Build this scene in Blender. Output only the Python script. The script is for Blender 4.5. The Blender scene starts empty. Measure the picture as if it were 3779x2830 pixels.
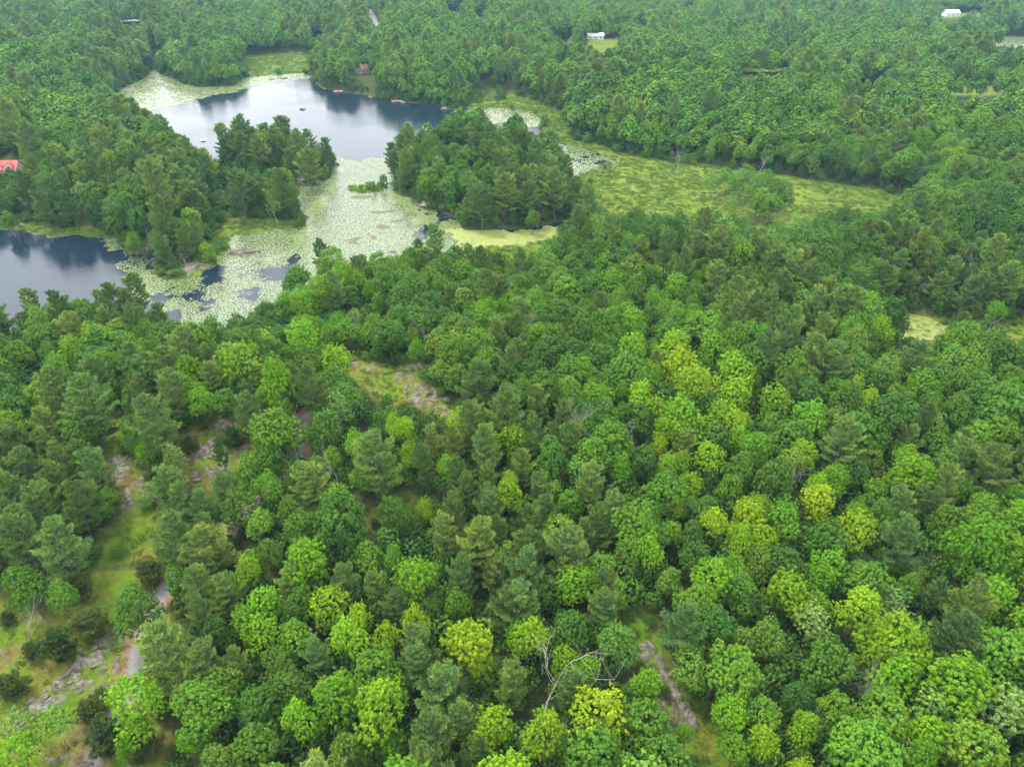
import bpy, math, random
import numpy as np
from mathutils import Vector, Matrix
random.seed(7); RNG = np.random.default_rng(7)
sc = bpy.context.scene
COL = sc.collection
# ------------------------------------------------------------------ camera, sky, sun, exposure
CAM_H = 100.0
PITCH = math.radians(34.0)
cam_d = bpy.data.cameras.new('camera'); cam = bpy.data.objects.new('camera', cam_d); COL.objects.link(cam)
cam.location = (0, 0, CAM_H); cam.rotation_euler = (math.pi/2 - PITCH, 0, 0)
cam_d.sensor_fit = 'HORIZONTAL'; cam_d.angle_x = 2*math.atan(0.75)
cam_d.clip_start = 0.5; cam_d.clip_end = 20000
sc.camera = cam
SUN_EL, SUN_ROT = math.radians(62), math.radians(-50)      # rotation clockwise from +Y
w = bpy.data.worlds.new('World'); sc.world = w; w.use_nodes = True
nt = w.node_tree; nt.nodes.clear()
def N(nt, t, **kw):
    n = nt.nodes.new(t)
    for k, v in kw.items(): setattr(n, k, v)
    return n
out = N(nt, 'ShaderNodeOutputWorld'); bg = N(nt, 'ShaderNodeBackground'); bg.inputs[1].default_value = 0.1
sky = N(nt, 'ShaderNodeTexSky', sky_type='NISHITA'); sky.sun_disc = False
sky.sun_elevation = SUN_EL; sky.sun_rotation = SUN_ROT; sky.dust_density = 2.0
tc = N(nt, 'ShaderNodeTexCoord'); sep = N(nt, 'ShaderNodeSeparateXYZ')
nt.links.new(tc.outputs['Generated'], sep.inputs[0])
def M2(nt, op, a, b=None, clamp=False):
    n = N(nt, 'ShaderNodeMath', operation=op); n.use_clamp = clamp
    for i, v in enumerate((a, b)):
        if v is None: continue
        if isinstance(v, (int, float)): n.inputs[i].default_value = v
        else: nt.links.new(v, n.inputs[i])
    return n.outputs[0]
zz = M2(nt, 'ADD', M2(nt, 'MAXIMUM', sep.outputs[2], 0.0), 0.12)
cmb = N(nt, 'ShaderNodeCombineXYZ')
nt.links.new(M2(nt, 'DIVIDE', sep.outputs[0], zz), cmb.inputs[0])
nt.links.new(M2(nt, 'DIVIDE', sep.outputs[1], zz), cmb.inputs[1])
cn = N(nt, 'ShaderNodeTexNoise'); cn.inputs['Scale'].default_value = 0.75; cn.inputs['Detail'].default_value = 6; cn.inputs['Roughness'].default_value = 0.55
nt.links.new(cmb.outputs[0], cn.inputs['Vector'])
cr = N(nt, 'ShaderNodeValToRGB')
cr.color_ramp.elements[0].position = 0.34; cr.color_ramp.elements[0].color = (0.62, 0.645, 0.69, 1)
cr.color_ramp.elements[1].position = 0.62; cr.color_ramp.elements[1].color = (1.0, 1.0, 1.0, 1)
nt.links.new(cn.outputs[0], cr.inputs[0])
sc_ = N(nt, 'ShaderNodeVectorMath', operation='SCALE'); sc_.inputs[3].default_value = 26.5
nt.links.new(cr.outputs[0], sc_.inputs[0])
mx = N(nt, 'ShaderNodeMix', data_type='RGBA'); mx.inputs[0].default_value = 0.93
nt.links.new(sky.outputs[0], mx.inputs[6]); nt.links.new(sc_.outputs[0], mx.inputs[7])
nt.links.new(mx.outputs[2], bg.inputs[0]); nt.links.new(bg.outputs[0], out.inputs[0])
sun_d = bpy.data.lights.new('sun', 'SUN'); sun = bpy.data.objects.new('sun', sun_d); COL.objects.link(sun)
sun_d.energy = 3.2; sun_d.angle = math.radians(12); sun_d.color = (1.0, 0.94, 0.84)
sdir = Vector((math.sin(SUN_ROT)*math.cos(SUN_EL), math.cos(SUN_ROT)*math.cos(SUN_EL), math.sin(SUN_EL)))
sun.rotation_euler = sdir.to_track_quat('Z', 'Y').to_euler(); sun.location = (0, 0, 90)
sc.view_settings.view_transform = 'Standard'; sc.view_settings.look = 'None'
sc.view_settings.exposure = 0.58; sc.view_settings.gamma = 1.0; sc.view_settings.use_curve_mapping = False
sc.render.resolution_x = 1024; sc.render.resolution_y = 766
sc.cycles.max_bounces = 6; sc.cycles.diffuse_bounces = 3; sc.cycles.glossy_bounces = 2
sc.cycles.transmission_bounces = 2; sc.cycles.volume_bounces = 0; sc.cycles.transparent_max_bounces = 4

# ------------------------------------------------------------------ geometry of the picture -> the place
# px, py are measured on the photograph at 2212 x 1657
CP, SP = math.cos(PITCH), math.sin(PITCH); FPX = 1106/0.75
def ray(px, py):
    dx = (np.asarray(px, float)-1106)/FPX; dy = (828.5-np.asarray(py, float))/FPX
    return dx, CP + dy*SP, -SP + dy*CP
def at_z(px, py, z=0.0):
    rx, ry, rz = ray(px, py); t = (z-CAM_H)/np.minimum(rz, -0.02)
    return rx*t, ry*t
def project(x, y, z):
    d = y*CP - (z-CAM_H)*SP; u = y*SP + (z-CAM_H)*CP
    return 1106 + FPX*x/d, 828.5 - FPX*u/d, d
def P(pts, z=0.0):
    a = np.array(pts, float); x, y = at_z(a[:, 0], a[:, 1], z); return np.stack([x, y], 1)
# noise
def _h(ix, iy, s):
    n = (ix.astype(np.int64)*374761393 + iy.astype(np.int64)*668265263 + s*974634777) & 0xffffffff
    n = ((n ^ (n >> 13))*1274126177) & 0xffffffff
    n = n ^ (n >> 16)
    return (n & 0xffffff)/float(0xffffff)
def vnoise(x, y, s=0):
    x = np.asarray(x, float); y = np.asarray(y, float)
    fx = np.floor(x); fy = np.floor(y); tx = x-fx; ty = y-fy
    tx = tx*tx*(3-2*tx); ty = ty*ty*(3-2*ty)
    a = _h(fx, fy, s); b = _h(fx+1, fy, s); c = _h(fx, fy+1, s); d = _h(fx+1, fy+1, s)
    return (a*(1-tx)+b*tx)*(1-ty) + (c*(1-tx)+d*tx)*ty
def fbm(x, y, s=0, o=4):
    v = 0; a = 0.5; t = 0
    for i in range(o):
        v = v + a*vnoise(x*2**i, y*2**i, s+i*17); t += a; a *= 0.5
    return v/t
def sst(a, b, x):
    t = np.clip((x-a)/(b-a), 0, 1); return t*t*(3-2*t)
def sdf(poly, x, y, margin=80.0):
    """signed distance, negative inside"""
    x = np.asarray(x, float); y = np.asarray(y, float)
    shp = x.shape; x = x.ravel(); y = y.ravel()
    res = np.full(x.shape, margin)
    lo = poly.min(0)-margin; hi = poly.max(0)+margin
    m = (x > lo[0]) & (x < hi[0]) & (y > lo[1]) & (y < hi[1])
    px = x[m]; py = y[m]
    if px.size:
        d = np.full(px.shape, 1e18); ins = np.zeros(px.shape, bool)
        n = len(poly)
        for i in range(n):
            ax, ay = poly[i]; bx, by = poly[(i+1) % n]
            ex, ey = bx-ax, by-ay; wx, wy = px-ax, py-ay
            t = np.clip((wx*ex+wy*ey)/(ex*ex+ey*ey+1e-9), 0, 1)
            dx = wx-ex*t; dy = wy-ey*t
            d = np.minimum(d, dx*dx+dy*dy)
            c = ((ay > py) != (by > py))
            if abs(by-ay) > 1e-9:
                xi = ax + (py-ay)*ex/(by-ay); ins ^= c & (px < xi)
        d = np.sqrt(d); d[ins] *= -1
        res[m] = np.minimum(d, margin)
    return res.reshape(shp)
def line_d(poly, x, y):
    d = np.full(np.shape(x), 1e9)
    for i in range(len(poly)-1):
        ax, ay = poly[i]; bx, by = poly[i+1]; ex, ey = bx-ax, by-ay; wx, wy = x-ax, y-ay
        t = np.clip((wx*ex+wy*ey)/(ex*ex+ey*ey), 0, 1)
        d = np.minimum(d, np.hypot(wx-ex*t, wy-ey*t))
    return d

# ------------------------------------------------------------------ shorelines (photo pixels at water level)
LAKES = [P(p) for p in [
 # main lake, channel and the dark lake at left, one sheet of water
 [(335,146),(350,160),(385,178),(430,188),(500,186),(530,168),(600,158),(660,156),(668,168),(690,190),(735,201),(790,207),
  (860,221),(940,231),(1000,240),(1030,236),(1090,232),(1150,245),(1180,262),(1165,275),(1185,308),(1230,312),(1290,328),(1330,345),
  (1345,360),(1300,368),(1262,372),(1245,392),(1215,392),(1215,440),(1230,480),(1222,500),(1190,522),(1120,540),(1060,585),
  (980,600),(900,600),(800,612),(720,620),(665,640),(620,690),(560,715),(480,735),(400,730),(330,715),(200,712),(100,715),(0,728),
  (-150,740),(-330,700),(-330,520),(-150,490),(0,488),(60,488),(150,500),(215,496),(224,508),(262,533),(305,548),(345,560),(345,592),
  (372,600),(432,592),(462,560),(476,530),(490,495),(484,470),(474,430),(456,398),(430,365),(395,330),(340,288),(250,250),(222,236),
  (214,222),(250,200),(300,176),(322,160)],
 [(222,44),(235,20),(290,13),(350,18),(328,50),(300,57),(250,58)],
 [(2125,84),(2170,80),(2300,84),(2400,100),(2300,112),(2160,106),(2130,96)],
 [(1905,705),(1930,688),(1970,682),(2010,690),(2050,708),(2085,728),(2050,745),(1980,748),(1915,735)],
 [(2810-900,50),(1960,48),(1965,56),(1915,58)],
]]
MARSH = [P(p) for p in [
 [(530,124),(600,117),(680,119),(700,135),(668,158),(600,161),(530,170)],
 [(1025,200),(1080,196),(1150,215),(1215,250),(1235,305),(1195,314),(1165,290),(1175,262),(1150,246),(1090,233),(1020,238)],
 [(1185,306),(1230,300),(1300,318),(1400,345),(1500,358),(1600,372),(1720,385),(1800,398),(1890,408),(1970,440),(1990,462),
  (1900,475),(1800,470),(1730,490),(1700,515),(1630,520),(1560,490),(1300,485),(1235,470),(1200,420),(1215,392),(1245,392),(1262,372),
  (1300,368),(1345,360),(1330,345),(1290,328),(1230,312)],
 [(480,462),(560,474),(655,464),(648,490),(560,506),(498,508),(476,545),(440,596),(395,600),(430,560),(455,520)],
 [(762,400),(795,397),(828,403),(822,413),(790,418),(764,412)],
 [(1040,548),(1075,530),(1120,534),(1180,520),(1215,500),(1240,520),(1200,580),(1100,600),(1050,590)],
 [(320,126),(370,124),(376,140),(352,152),(330,146)],
 [(90,214),(140,208),(214,216),(222,238),(150,245),(100,235)],
 [(1600,138),(1700,134),(1710,160),(1610,162)],
 [(-80,480),(0,482),(60,482),(150,490),(220,488),(225,512),(150,507),(60,497),(0,494),(-80,500)],
 [(1885,712),(1910,700),(1925,735),(1990,752),(1960,765),(1900,750)],
]]
ISLES = [P(p) for p in [
 [(446,372),(480,352),(560,346),(640,340),(722,342),(731,352),(722,366),(704,388),(684,400),(648,404),(636,420),(645,445),(656,466),
  (600,480),(540,476),(486,468),(478,440),(480,415),(468,396)],
 [(838,398),(848,360),(872,330),(930,310),(1010,300),(1100,300),(1165,315),(1205,350),(1225,390),(1290,440),(1300,470),(1225,480),(1180,492),
  (1100,499),(1005,494),(985,470),(945,462),(905,445),(870,420),(845,412)],
]]
def warp(x, y):
    k = 1.0
    return x + (fbm(x/14, y/14, 3, 3)-0.5)*9*k, y + (fbm(x/14, y/14, 9, 3)-0.5)*9*k
def land_sd(x, y):
    wx, wy = warp(x, y)
    lk = np.minimum.reduce([sdf(p, wx, wy) for p in LAKES])
    isl = np.maximum.reduce([-sdf(p, wx, wy) for p in ISLES+MARSH])
    return np.maximum(lk, isl)
def marsh_in(x, y):
    wx, wy = warp(x, y)
    m = np.minimum.reduce([sdf(p, wx, wy) for p in MARSH])
    i = np.minimum.reduce([sdf(p, wx, wy) for p in ISLES])
    return sst(2.5, -1.5, m)*sst(-3, 1, i)
# gentle rises: (px, py, height, radius m)
BUMPS = [(870,860,6.5,38),(1060,400,5,38),(1000,345,3,18),(300,440,5,55),(330,520,2,16),(560,380,.6,30),(480,1000,4,28),(260,1010,3,26),
         (900,180,3,70),(440,130,3,50),(1440,570,5,28),(1700,620,4,60),(100,1450,3,30),(1430,1480,3,18),(60,330,4,60),(1800,1000,3,45),
         (640,1150,2.5,35),(1250,1100,3,35),(2150,900,4,50),(405,580,1.2,7),(1300,200,8,120),(1900,250,7,120),(1000,80,8,160),(300,80,8,120)]
BP = [(at_z(a, b, 3), h, r) for a, b, h, r in BUMPS]
def height(x, y, sd=None):
    x = np.asarray(x, float); y = np.asarray(y, float)
    if sd is None: sd = land_sd(x, y)
    h = np.where(sd > 0, 0.12 + np.minimum(sd, 9)*0.16, np.maximum(sd*0.3, -2.5))
    hl = fbm(x/70+5, y/70, 21, 4); wx, wy = warp(x, y)
    wet = np.minimum(sd, np.maximum(np.minimum.reduce([sdf(p, wx, wy) for p in MARSH]), 0))
    h = np.where(sd > 0, 0.12 + np.minimum(wet, 9)*0.16, h); sd0 = sd; sd = np.where(sd > 0, wet, sd)
    h = h + sst(3, 55, sd)*(hl*7.0) + sst(2, 12, sd)*(fbm(x/9, y/9, 31, 3)-0.4)*1.1
    for (bx, by), bh, r in BP:
        h = h + bh*np.exp(-((x-bx)**2+(y-by)**2)/(2*(r*0.6)**2))*sst(0, 10, sd)
    m = marsh_in(x, y); sd = sd0
    hm = 0.10 + 0.16*fbm(x/3, y/3, 41, 3)
    return np.where(sd > 0, h*(1-m)+hm*m, h)
def at_ground(px, py, up=0.0):
    px = np.asarray(px, float); py = np.asarray(py, float)
    z = np.full(px.shape, up + 2.0)
    for _ in range(6):
        x, y = at_z(px, py, z); z = 0.5*z + 0.5*(np.maximum(height(x, y), 0) + up)
    x, y = at_z(px, py, z); return x, y
def G(pts):
    a = np.array(pts, float); x, y = at_ground(a[:, 0], a[:, 1]); return np.stack([x, y], 1)
# clearings (grass / moss / rock)
CLEAR = {k: G(v) for k, v in {
 'knoll': [(725,790),(770,770),(830,788),(905,785),(935,820),(930,848),(965,858),(1010,885),(1000,925),(930,925),(880,905),(840,880),(790,850),(740,825)],
 'left_slope': [(228,905),(290,880),(290,960),(285,1000),(325,1005),(335,1060),(345,1110),(360,1160),(362,1230),(195,1235),(235,1150),(258,1100),(232,1040),(222,960)],
 'ridge': [(385,945),(440,905),(505,885),(530,925),(580,950),(580,1000),(520,1060),(440,1070),(392,1050),(388,990)],
 'meadow': [(-160,1290),(0,1290),(60,1325),(150,1300),(195,1225),(362,1220),(385,1262),(420,1400),(425,1490),(450,1560),(400,1640),(380,1760),(330,1900),(-160,1900)],
 'cleft': [(1335,1325),(1395,1315),(1430,1380),(1455,1440),(1510,1490),(1560,1560),(1590,1640),(1640,1760),(1480,1800),(1450,1640),(1425,1590),(1415,1480),(1385,1420)],
 'brown_gap': [(780,1090),(850,1070),(915,1085),(940,1115),(880,1145),(795,1150)],
 'little_gap': [(940,712),(990,708),(992,740),(945,742)],
 'litter_gap': [(1362,552),(1410,545),(1470,565),(1495,592),(1440,608),(1395,580)],
 'moss_top': [(965,345),(1020,322),(1065,330),(1060,352),(1000,368)],
 'far_field': [(1255,90),(1340,84),(1350,114),(1268,120)],
 'lawn': [(-60,755),(20,742),(75,752),(85,785),(20,800),(-60,805)],
 'pond_side': [(1895,690),(1950,668),(2060,678),(2115,735),(2200,670),(2300,700),(2300,790),(2120,800),(2060,752),(1950,760),(1890,740)],
 'field_a': [(1840,188),(1912,188),(1905,210),(1845,212)],
 'field_b': [(2030,188),(2180,186),(2185,206),(2040,208)],
 'field_c': [(1490-200,20),(1370,16),(1390,24),(1300,27)],
 'field_d': [(1140,12),(1200,14),(1200,24),(1130,22)],
 'field_e': [(880,40),(910,38),(915,50),(880,50)],
 'field_f': [(2030,34),(2120,28),(2120,38),(2040,42)],
 'shore_lawn': [(1035,200),(1075,196),(1085,215),(1035,220)],
 'house_lot': [(-20,345),(60,345),(55,380),(-20,385)],
 'trail_gap': [(622,745),(650,742),(660,790),(632,795)],
}.items()}
ROAD = G([(150,1760),(190,1657),(235,1570),(285,1485),(300,1400),(325,1340),(345,1290),(372,1255),(450,1180),(560,1085),(640,1000),(652,920),(656,900)])
ROAD_FAR = G([(760,10),(795,22),(803,36),(812,52),(816,58)])
LOT = G([(1240,80),(1310,78)])
def clear_sd(x, y):
    wx = x + (fbm(x/5, y/5, 55, 2)-0.5)*3; wy = y + (fbm(x/5, y/5, 57, 2)-0.5)*3
    return np.minimum.reduce([sdf(p, wx, wy, 30) for p in CLEAR.values()])
# rock: (px, py, radius m along, across, angle)
ROCKS = [(760,792,3,1.5,.2),(800,797,2.5,1.5,.1),(875,815,4,1.5,.2),(895,842,4,2.2,.3),(930,850,5,2.5,-.2),(885,800,3,1.5,0),(905,795,3,1.5,0),(950,885,3,1.5,-.3),(915,868,4,1.6,.4),(985,900,3,1,0),
 (465,930,6,2,.9),(450,960,5,2,.8),(430,985,6,2.2,.7),(500,1000,4,2,.3),(470,1020,5,2,.3),(515,975,3,2,.2),(420,965,3,2,0),
 (262,1015,4.5,3,.7),(300,1055,5,3,1.0),(290,1090,4,2,.2),(250,1000,3,2,.3),
 (210,1400,5,1.4,.8),(180,1435,6,1.6,.75),(150,1465,6,1.5,.7),(125,1485,4,1.2,.6),(105,1497,3,1.2,.7),(252,1372,4,1.6,.5),(268,1428,1.6,1,0),(240,1445,2.2,1,.5),(85,1530,3.5,1.6,.5),(225,1490,2,1,.5),(185,1480,2,1,.4),(165,1650,5,2,.2),
 (1418,1432,3.5,1.3,1.9),(1430,1460,3.6,1.4,1.9),(1440,1490,4,2,1.9),(1455,1520,5,2,1.8),(1470,1550,3.4,1.6,1.8),(1405,1400,2,1,1.8),(1480,1555,3,1.6,1.5),(1390,1420,1.2,.8,0),(1462,1610,4,1.2,1.9),
 (842,1100,3,1.5,0),(870,1112,3,1.5,.2),(1395,560,4,1,-.2),(1455,588,5,1.5,0),(985,350,4,1.5,0),
 (405,580,10,3,.25),(330,520,8,3,.2),(385,530,8,4,.6),(270,518,8,2,-.6),(935,436,6,3,0),(665,390,6,2.5,0),(635,765,3,1.5,1.4),(640,780,3,1.5,1.2)]
RK = []
for a, b, r1, r2, an in ROCKS:
    x, y = at_ground(np.array([a]), np.array([b])); q_ = .72 if b > 620 else 1.0; RK.append((float(x[0]), float(y[0]), r1*q_, r2*q_, an))
def rock_m(x, y):
    m = np.zeros(np.shape(x))
    nz = (fbm(x/1.6, y/1.6, 61, 3)-0.5)*1.3
    for rx, ry, r1, r2, an in RK:
        near = (np.abs(x-rx) < 25) & (np.abs(y-ry) < 25)
        if not near.any(): continue
        dx = x[near]-rx; dy = y[near]-ry; c, s = math.cos(an), math.sin(an)
        q = np.hypot((dx*c+dy*s)/r1, (-dx*s+dy*c)/r2)
        m[near] = np.maximum(m[near], sst(1.25, 0.85, q+nz[near]))
    return m*sst(.42, .58, fbm(x/1.3, y/1.3, 67, 3))

# ------------------------------------------------------------------ mesh helpers
def tag(o, label=None, cat=None, group=None, kind=None):
    if label: o['label'] = label
    if cat: o['category'] = cat
    if group: o['group'] = group
    if kind: o['kind'] = kind
    return o
def np_mesh(name, V, F, mats=(), attrs=None, smooth=False, mi=None, normals=None):
    """V (n,3); F (m,k) all faces the same size"""
    me = bpy.data.meshes.new(name); V = np.asarray(V, np.float32); F = np.asarray(F, np.int32)
    me.vertices.add(len(V)); me.vertices.foreach_set('co', V.ravel())
    k = F.shape[1]; me.loops.add(F.size); me.loops.foreach_set('vertex_index', F.ravel())
    me.polygons.add(len(F)); me.polygons.foreach_set('loop_start', np.arange(0, F.size, k, dtype=np.int32))
    me.polygons.foreach_set('loop_total', np.full(len(F), k, np.int32))
    if mi is not None: me.polygons.foreach_set('material_index', np.asarray(mi, np.int32))
    me.polygons.foreach_set('use_smooth', np.full(len(F), smooth, bool))
    for m in mats: me.materials.append(m)
    for n, (dom, typ, arr) in (attrs or {}).items():
        a = me.attributes.new(n, typ, dom)
        a.data.foreach_set('value' if typ in ('FLOAT', 'INT') else ('color' if 'COLOR' in typ else 'vector'), np.ascontiguousarray(arr).ravel())
    me.update(); me.validate()
    if normals is not None:
        me.normals_split_custom_set_from_vertices(np.asarray(normals, float).tolist())
    return me
def link(name, me, parent=None, loc=(0, 0, 0), rot=(0, 0, 0), scale=(1, 1, 1)):
    o = bpy.data.objects.new(name, me); COL.objects.link(o)
    o.location = loc; o.rotation_euler = rot; o.scale = scale
    if parent: o.parent = parent
    return o
def tubes(segs, sides=5):
    """list of (p0, r0, p1, r1) -> V, quads"""
    V = []; F = []
    for p0, r0, p1, r1 in segs:
        p0 = np.array(p0, float); p1 = np.array(p1, float); d = p1-p0; L = np.linalg.norm(d)+1e-9; d /= L
        a = np.cross(d, (0, 0, 1) if abs(d[2]) < .9 else (1, 0, 0)); a /= np.linalg.norm(a); b = np.cross(d, a)
        n0 = len(V)
        for p, r in ((p0, r0), (p1, r1)):
            for i in range(sides):
                t = 2*math.pi*i/sides; V.append(p + r*(a*math.cos(t)+b*math.sin(t)))
        for i in range(sides):
            j = (i+1) % sides; F.append((n0+i, n0+j, n0+sides+j, n0+sides+i))
    return np.array(V), np.array(F)
# ------------------------------------------------------------------ materials
def mat(name):
    m = bpy.data.materials.new(name); m.use_nodes = True; t = m.node_tree
    b = t.nodes['Principled BSDF']; return m, t, b
def noise(t, scale, detail=4, rough=.55, coord='Object', vec=None, dist=0):
    n = N(t, 'ShaderNodeTexNoise'); n.inputs['Scale'].default_value = scale; n.inputs['Detail'].default_value = detail
    n.inputs['Roughness'].default_value = rough; n.inputs['Distortion'].default_value = dist
    if vec is None:
        c = N(t, 'ShaderNodeTexCoord'); vec = c.outputs[coord]
    t.links.new(vec, n.inputs['Vector']); return n.outputs[0]
def ramp(t, fac, stops):
    r = N(t, 'ShaderNodeValToRGB'); e = r.color_ramp.elements
    while len(e) < len(stops): e.new(0.5)
    for i, (p, c) in enumerate(stops):
        e[i].position = p; e[i].color = (*c, 1)
    t.links.new(fac, r.inputs[0]); return r.outputs[0]
def mixc(t, fac, a, b, mode='MIX'):
    n = N(t, 'ShaderNodeMix', data_type='RGBA', blend_type=mode)
    for i, v in ((0, fac), (6, a), (7, b)):
        if isinstance(v, (int, float)): n.inputs[i].default_value = v
        elif isinstance(v, tuple): n.inputs[i].default_value = (*v, 1)
        else: t.links.new(v, n.inputs[i])
    return n.outputs[2]
def attr(t, name, typ='GEOMETRY'):
    n = N(t, 'ShaderNodeAttribute'); n.attribute_name = name; n.attribute_type = typ; return n
def foliage(name, transl=0.25, rough=0.55, spec=0.25, tip=(1.25, 1.12, .8)):
    m, t, b = mat(name)
    tint = attr(t, 'tint', 'INSTANCER').outputs['Color']
    lv = attr(t, 'leafvar').outputs['Fac']
    # value change from leaf to leaf, new growth a little yellower
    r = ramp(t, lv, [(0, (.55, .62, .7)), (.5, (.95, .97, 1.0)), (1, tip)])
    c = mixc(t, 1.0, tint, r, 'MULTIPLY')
    n2 = noise(t, .34, 3)
    c = mixc(t, 1.0, c, ramp(t, n2, [(.32, (.68, .82, 1.05)), (.68, (1.26, 1.12, .95))]), 'MULTIPLY')
    t.links.new(c, b.inputs['Base Color']); b.inputs['Roughness'].default_value = rough
    b.inputs['Specular IOR Level'].default_value = spec
    tr = N(t, 'ShaderNodeBsdfTranslucent'); t.links.new(mixc(t, 1.0, c, (1.15, 1.25, .55), 'MULTIPLY'), tr.inputs[0])
    ms = N(t, 'ShaderNodeMixShader'); ms.inputs[0].default_value = transl
    t.links.new(b.outputs[0], ms.inputs[1]); t.links.new(tr.outputs[0], ms.inputs[2])
    t.links.new(ms.outputs[0], t.nodes['Material Output'].inputs[0]); return m
M_LEAF = foliage('broadleaf_foliage', .20, .5, .09)
M_NEEDLE = foliage('needle_foliage', .10, .6, .10, (1.38, 1.38, 1.1))
def flat(name, c, rough=.8, ns=6, amp=.25, spec=.3, bump=0):
    m, t, b = mat(name); n = noise(t, ns)
    lo = tuple(v*(1-amp) for v in c); hi = tuple(min(1, v*(1+amp)) for v in c)
    t.links.new(ramp(t, n, [(.3, lo), (.7, hi)]), b.inputs['Base Color']); b.inputs['Roughness'].default_value = rough
    b.inputs['Specular IOR Level'].default_value = spec
    if bump:
        bp = N(t, 'ShaderNodeBump'); bp.inputs['Strength'].default_value = bump; bp.inputs['Distance'].default_value = .1
        t.links.new(n, bp.inputs['Height']); t.links.new(bp.outputs[0], b.inputs['Normal'])
    return m
M_BARK = flat('grey_brown_bark', (.12, .095, .075), ns=3)
M_BIRCH = flat('white_birch_bark', (.42, .40, .36), ns=4, amp=.3)
M_DEAD = flat('bleached_dead_wood', (.25, .235, .215), ns=3)
def rock_mat():
    m, t, b = mat('pink_grey_granite')
    n = noise(t, .9, 8, .65); n2 = noise(t, 6, 6, .7); n3 = noise(t, .35, 3)
    c = ramp(t, n, [(.3, (.06, .05, .042)), (.48, (.14, .12, .105)), (.62, (.25, .23, .21)), (.75, (.40, .385, .36))])
    c = mixc(t, 1.0, c, ramp(t, n2, [(.35, (.6, .6, .6)), (.6, (1.05, 1.03, 1.0))]), 'MULTIPLY')
    f = ramp(t, n3, [(.52, (0, 0, 0)), (.66, (.7, .7, .7))])
    c = mixc(t, f, c, (.16, .17, .05))
    t.links.new(c, b.inputs['Base Color']); b.inputs['Roughness'].default_value = .85
    bp = N(t, 'ShaderNodeBump'); bp.inputs['Strength'].default_value = .8; bp.inputs['Distance'].default_value = .25
    t.links.new(n2, bp.inputs['Height']); t.links.new(bp.outputs[0], b.inputs['Normal']); return m
M_ROCK = rock_mat()

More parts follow.
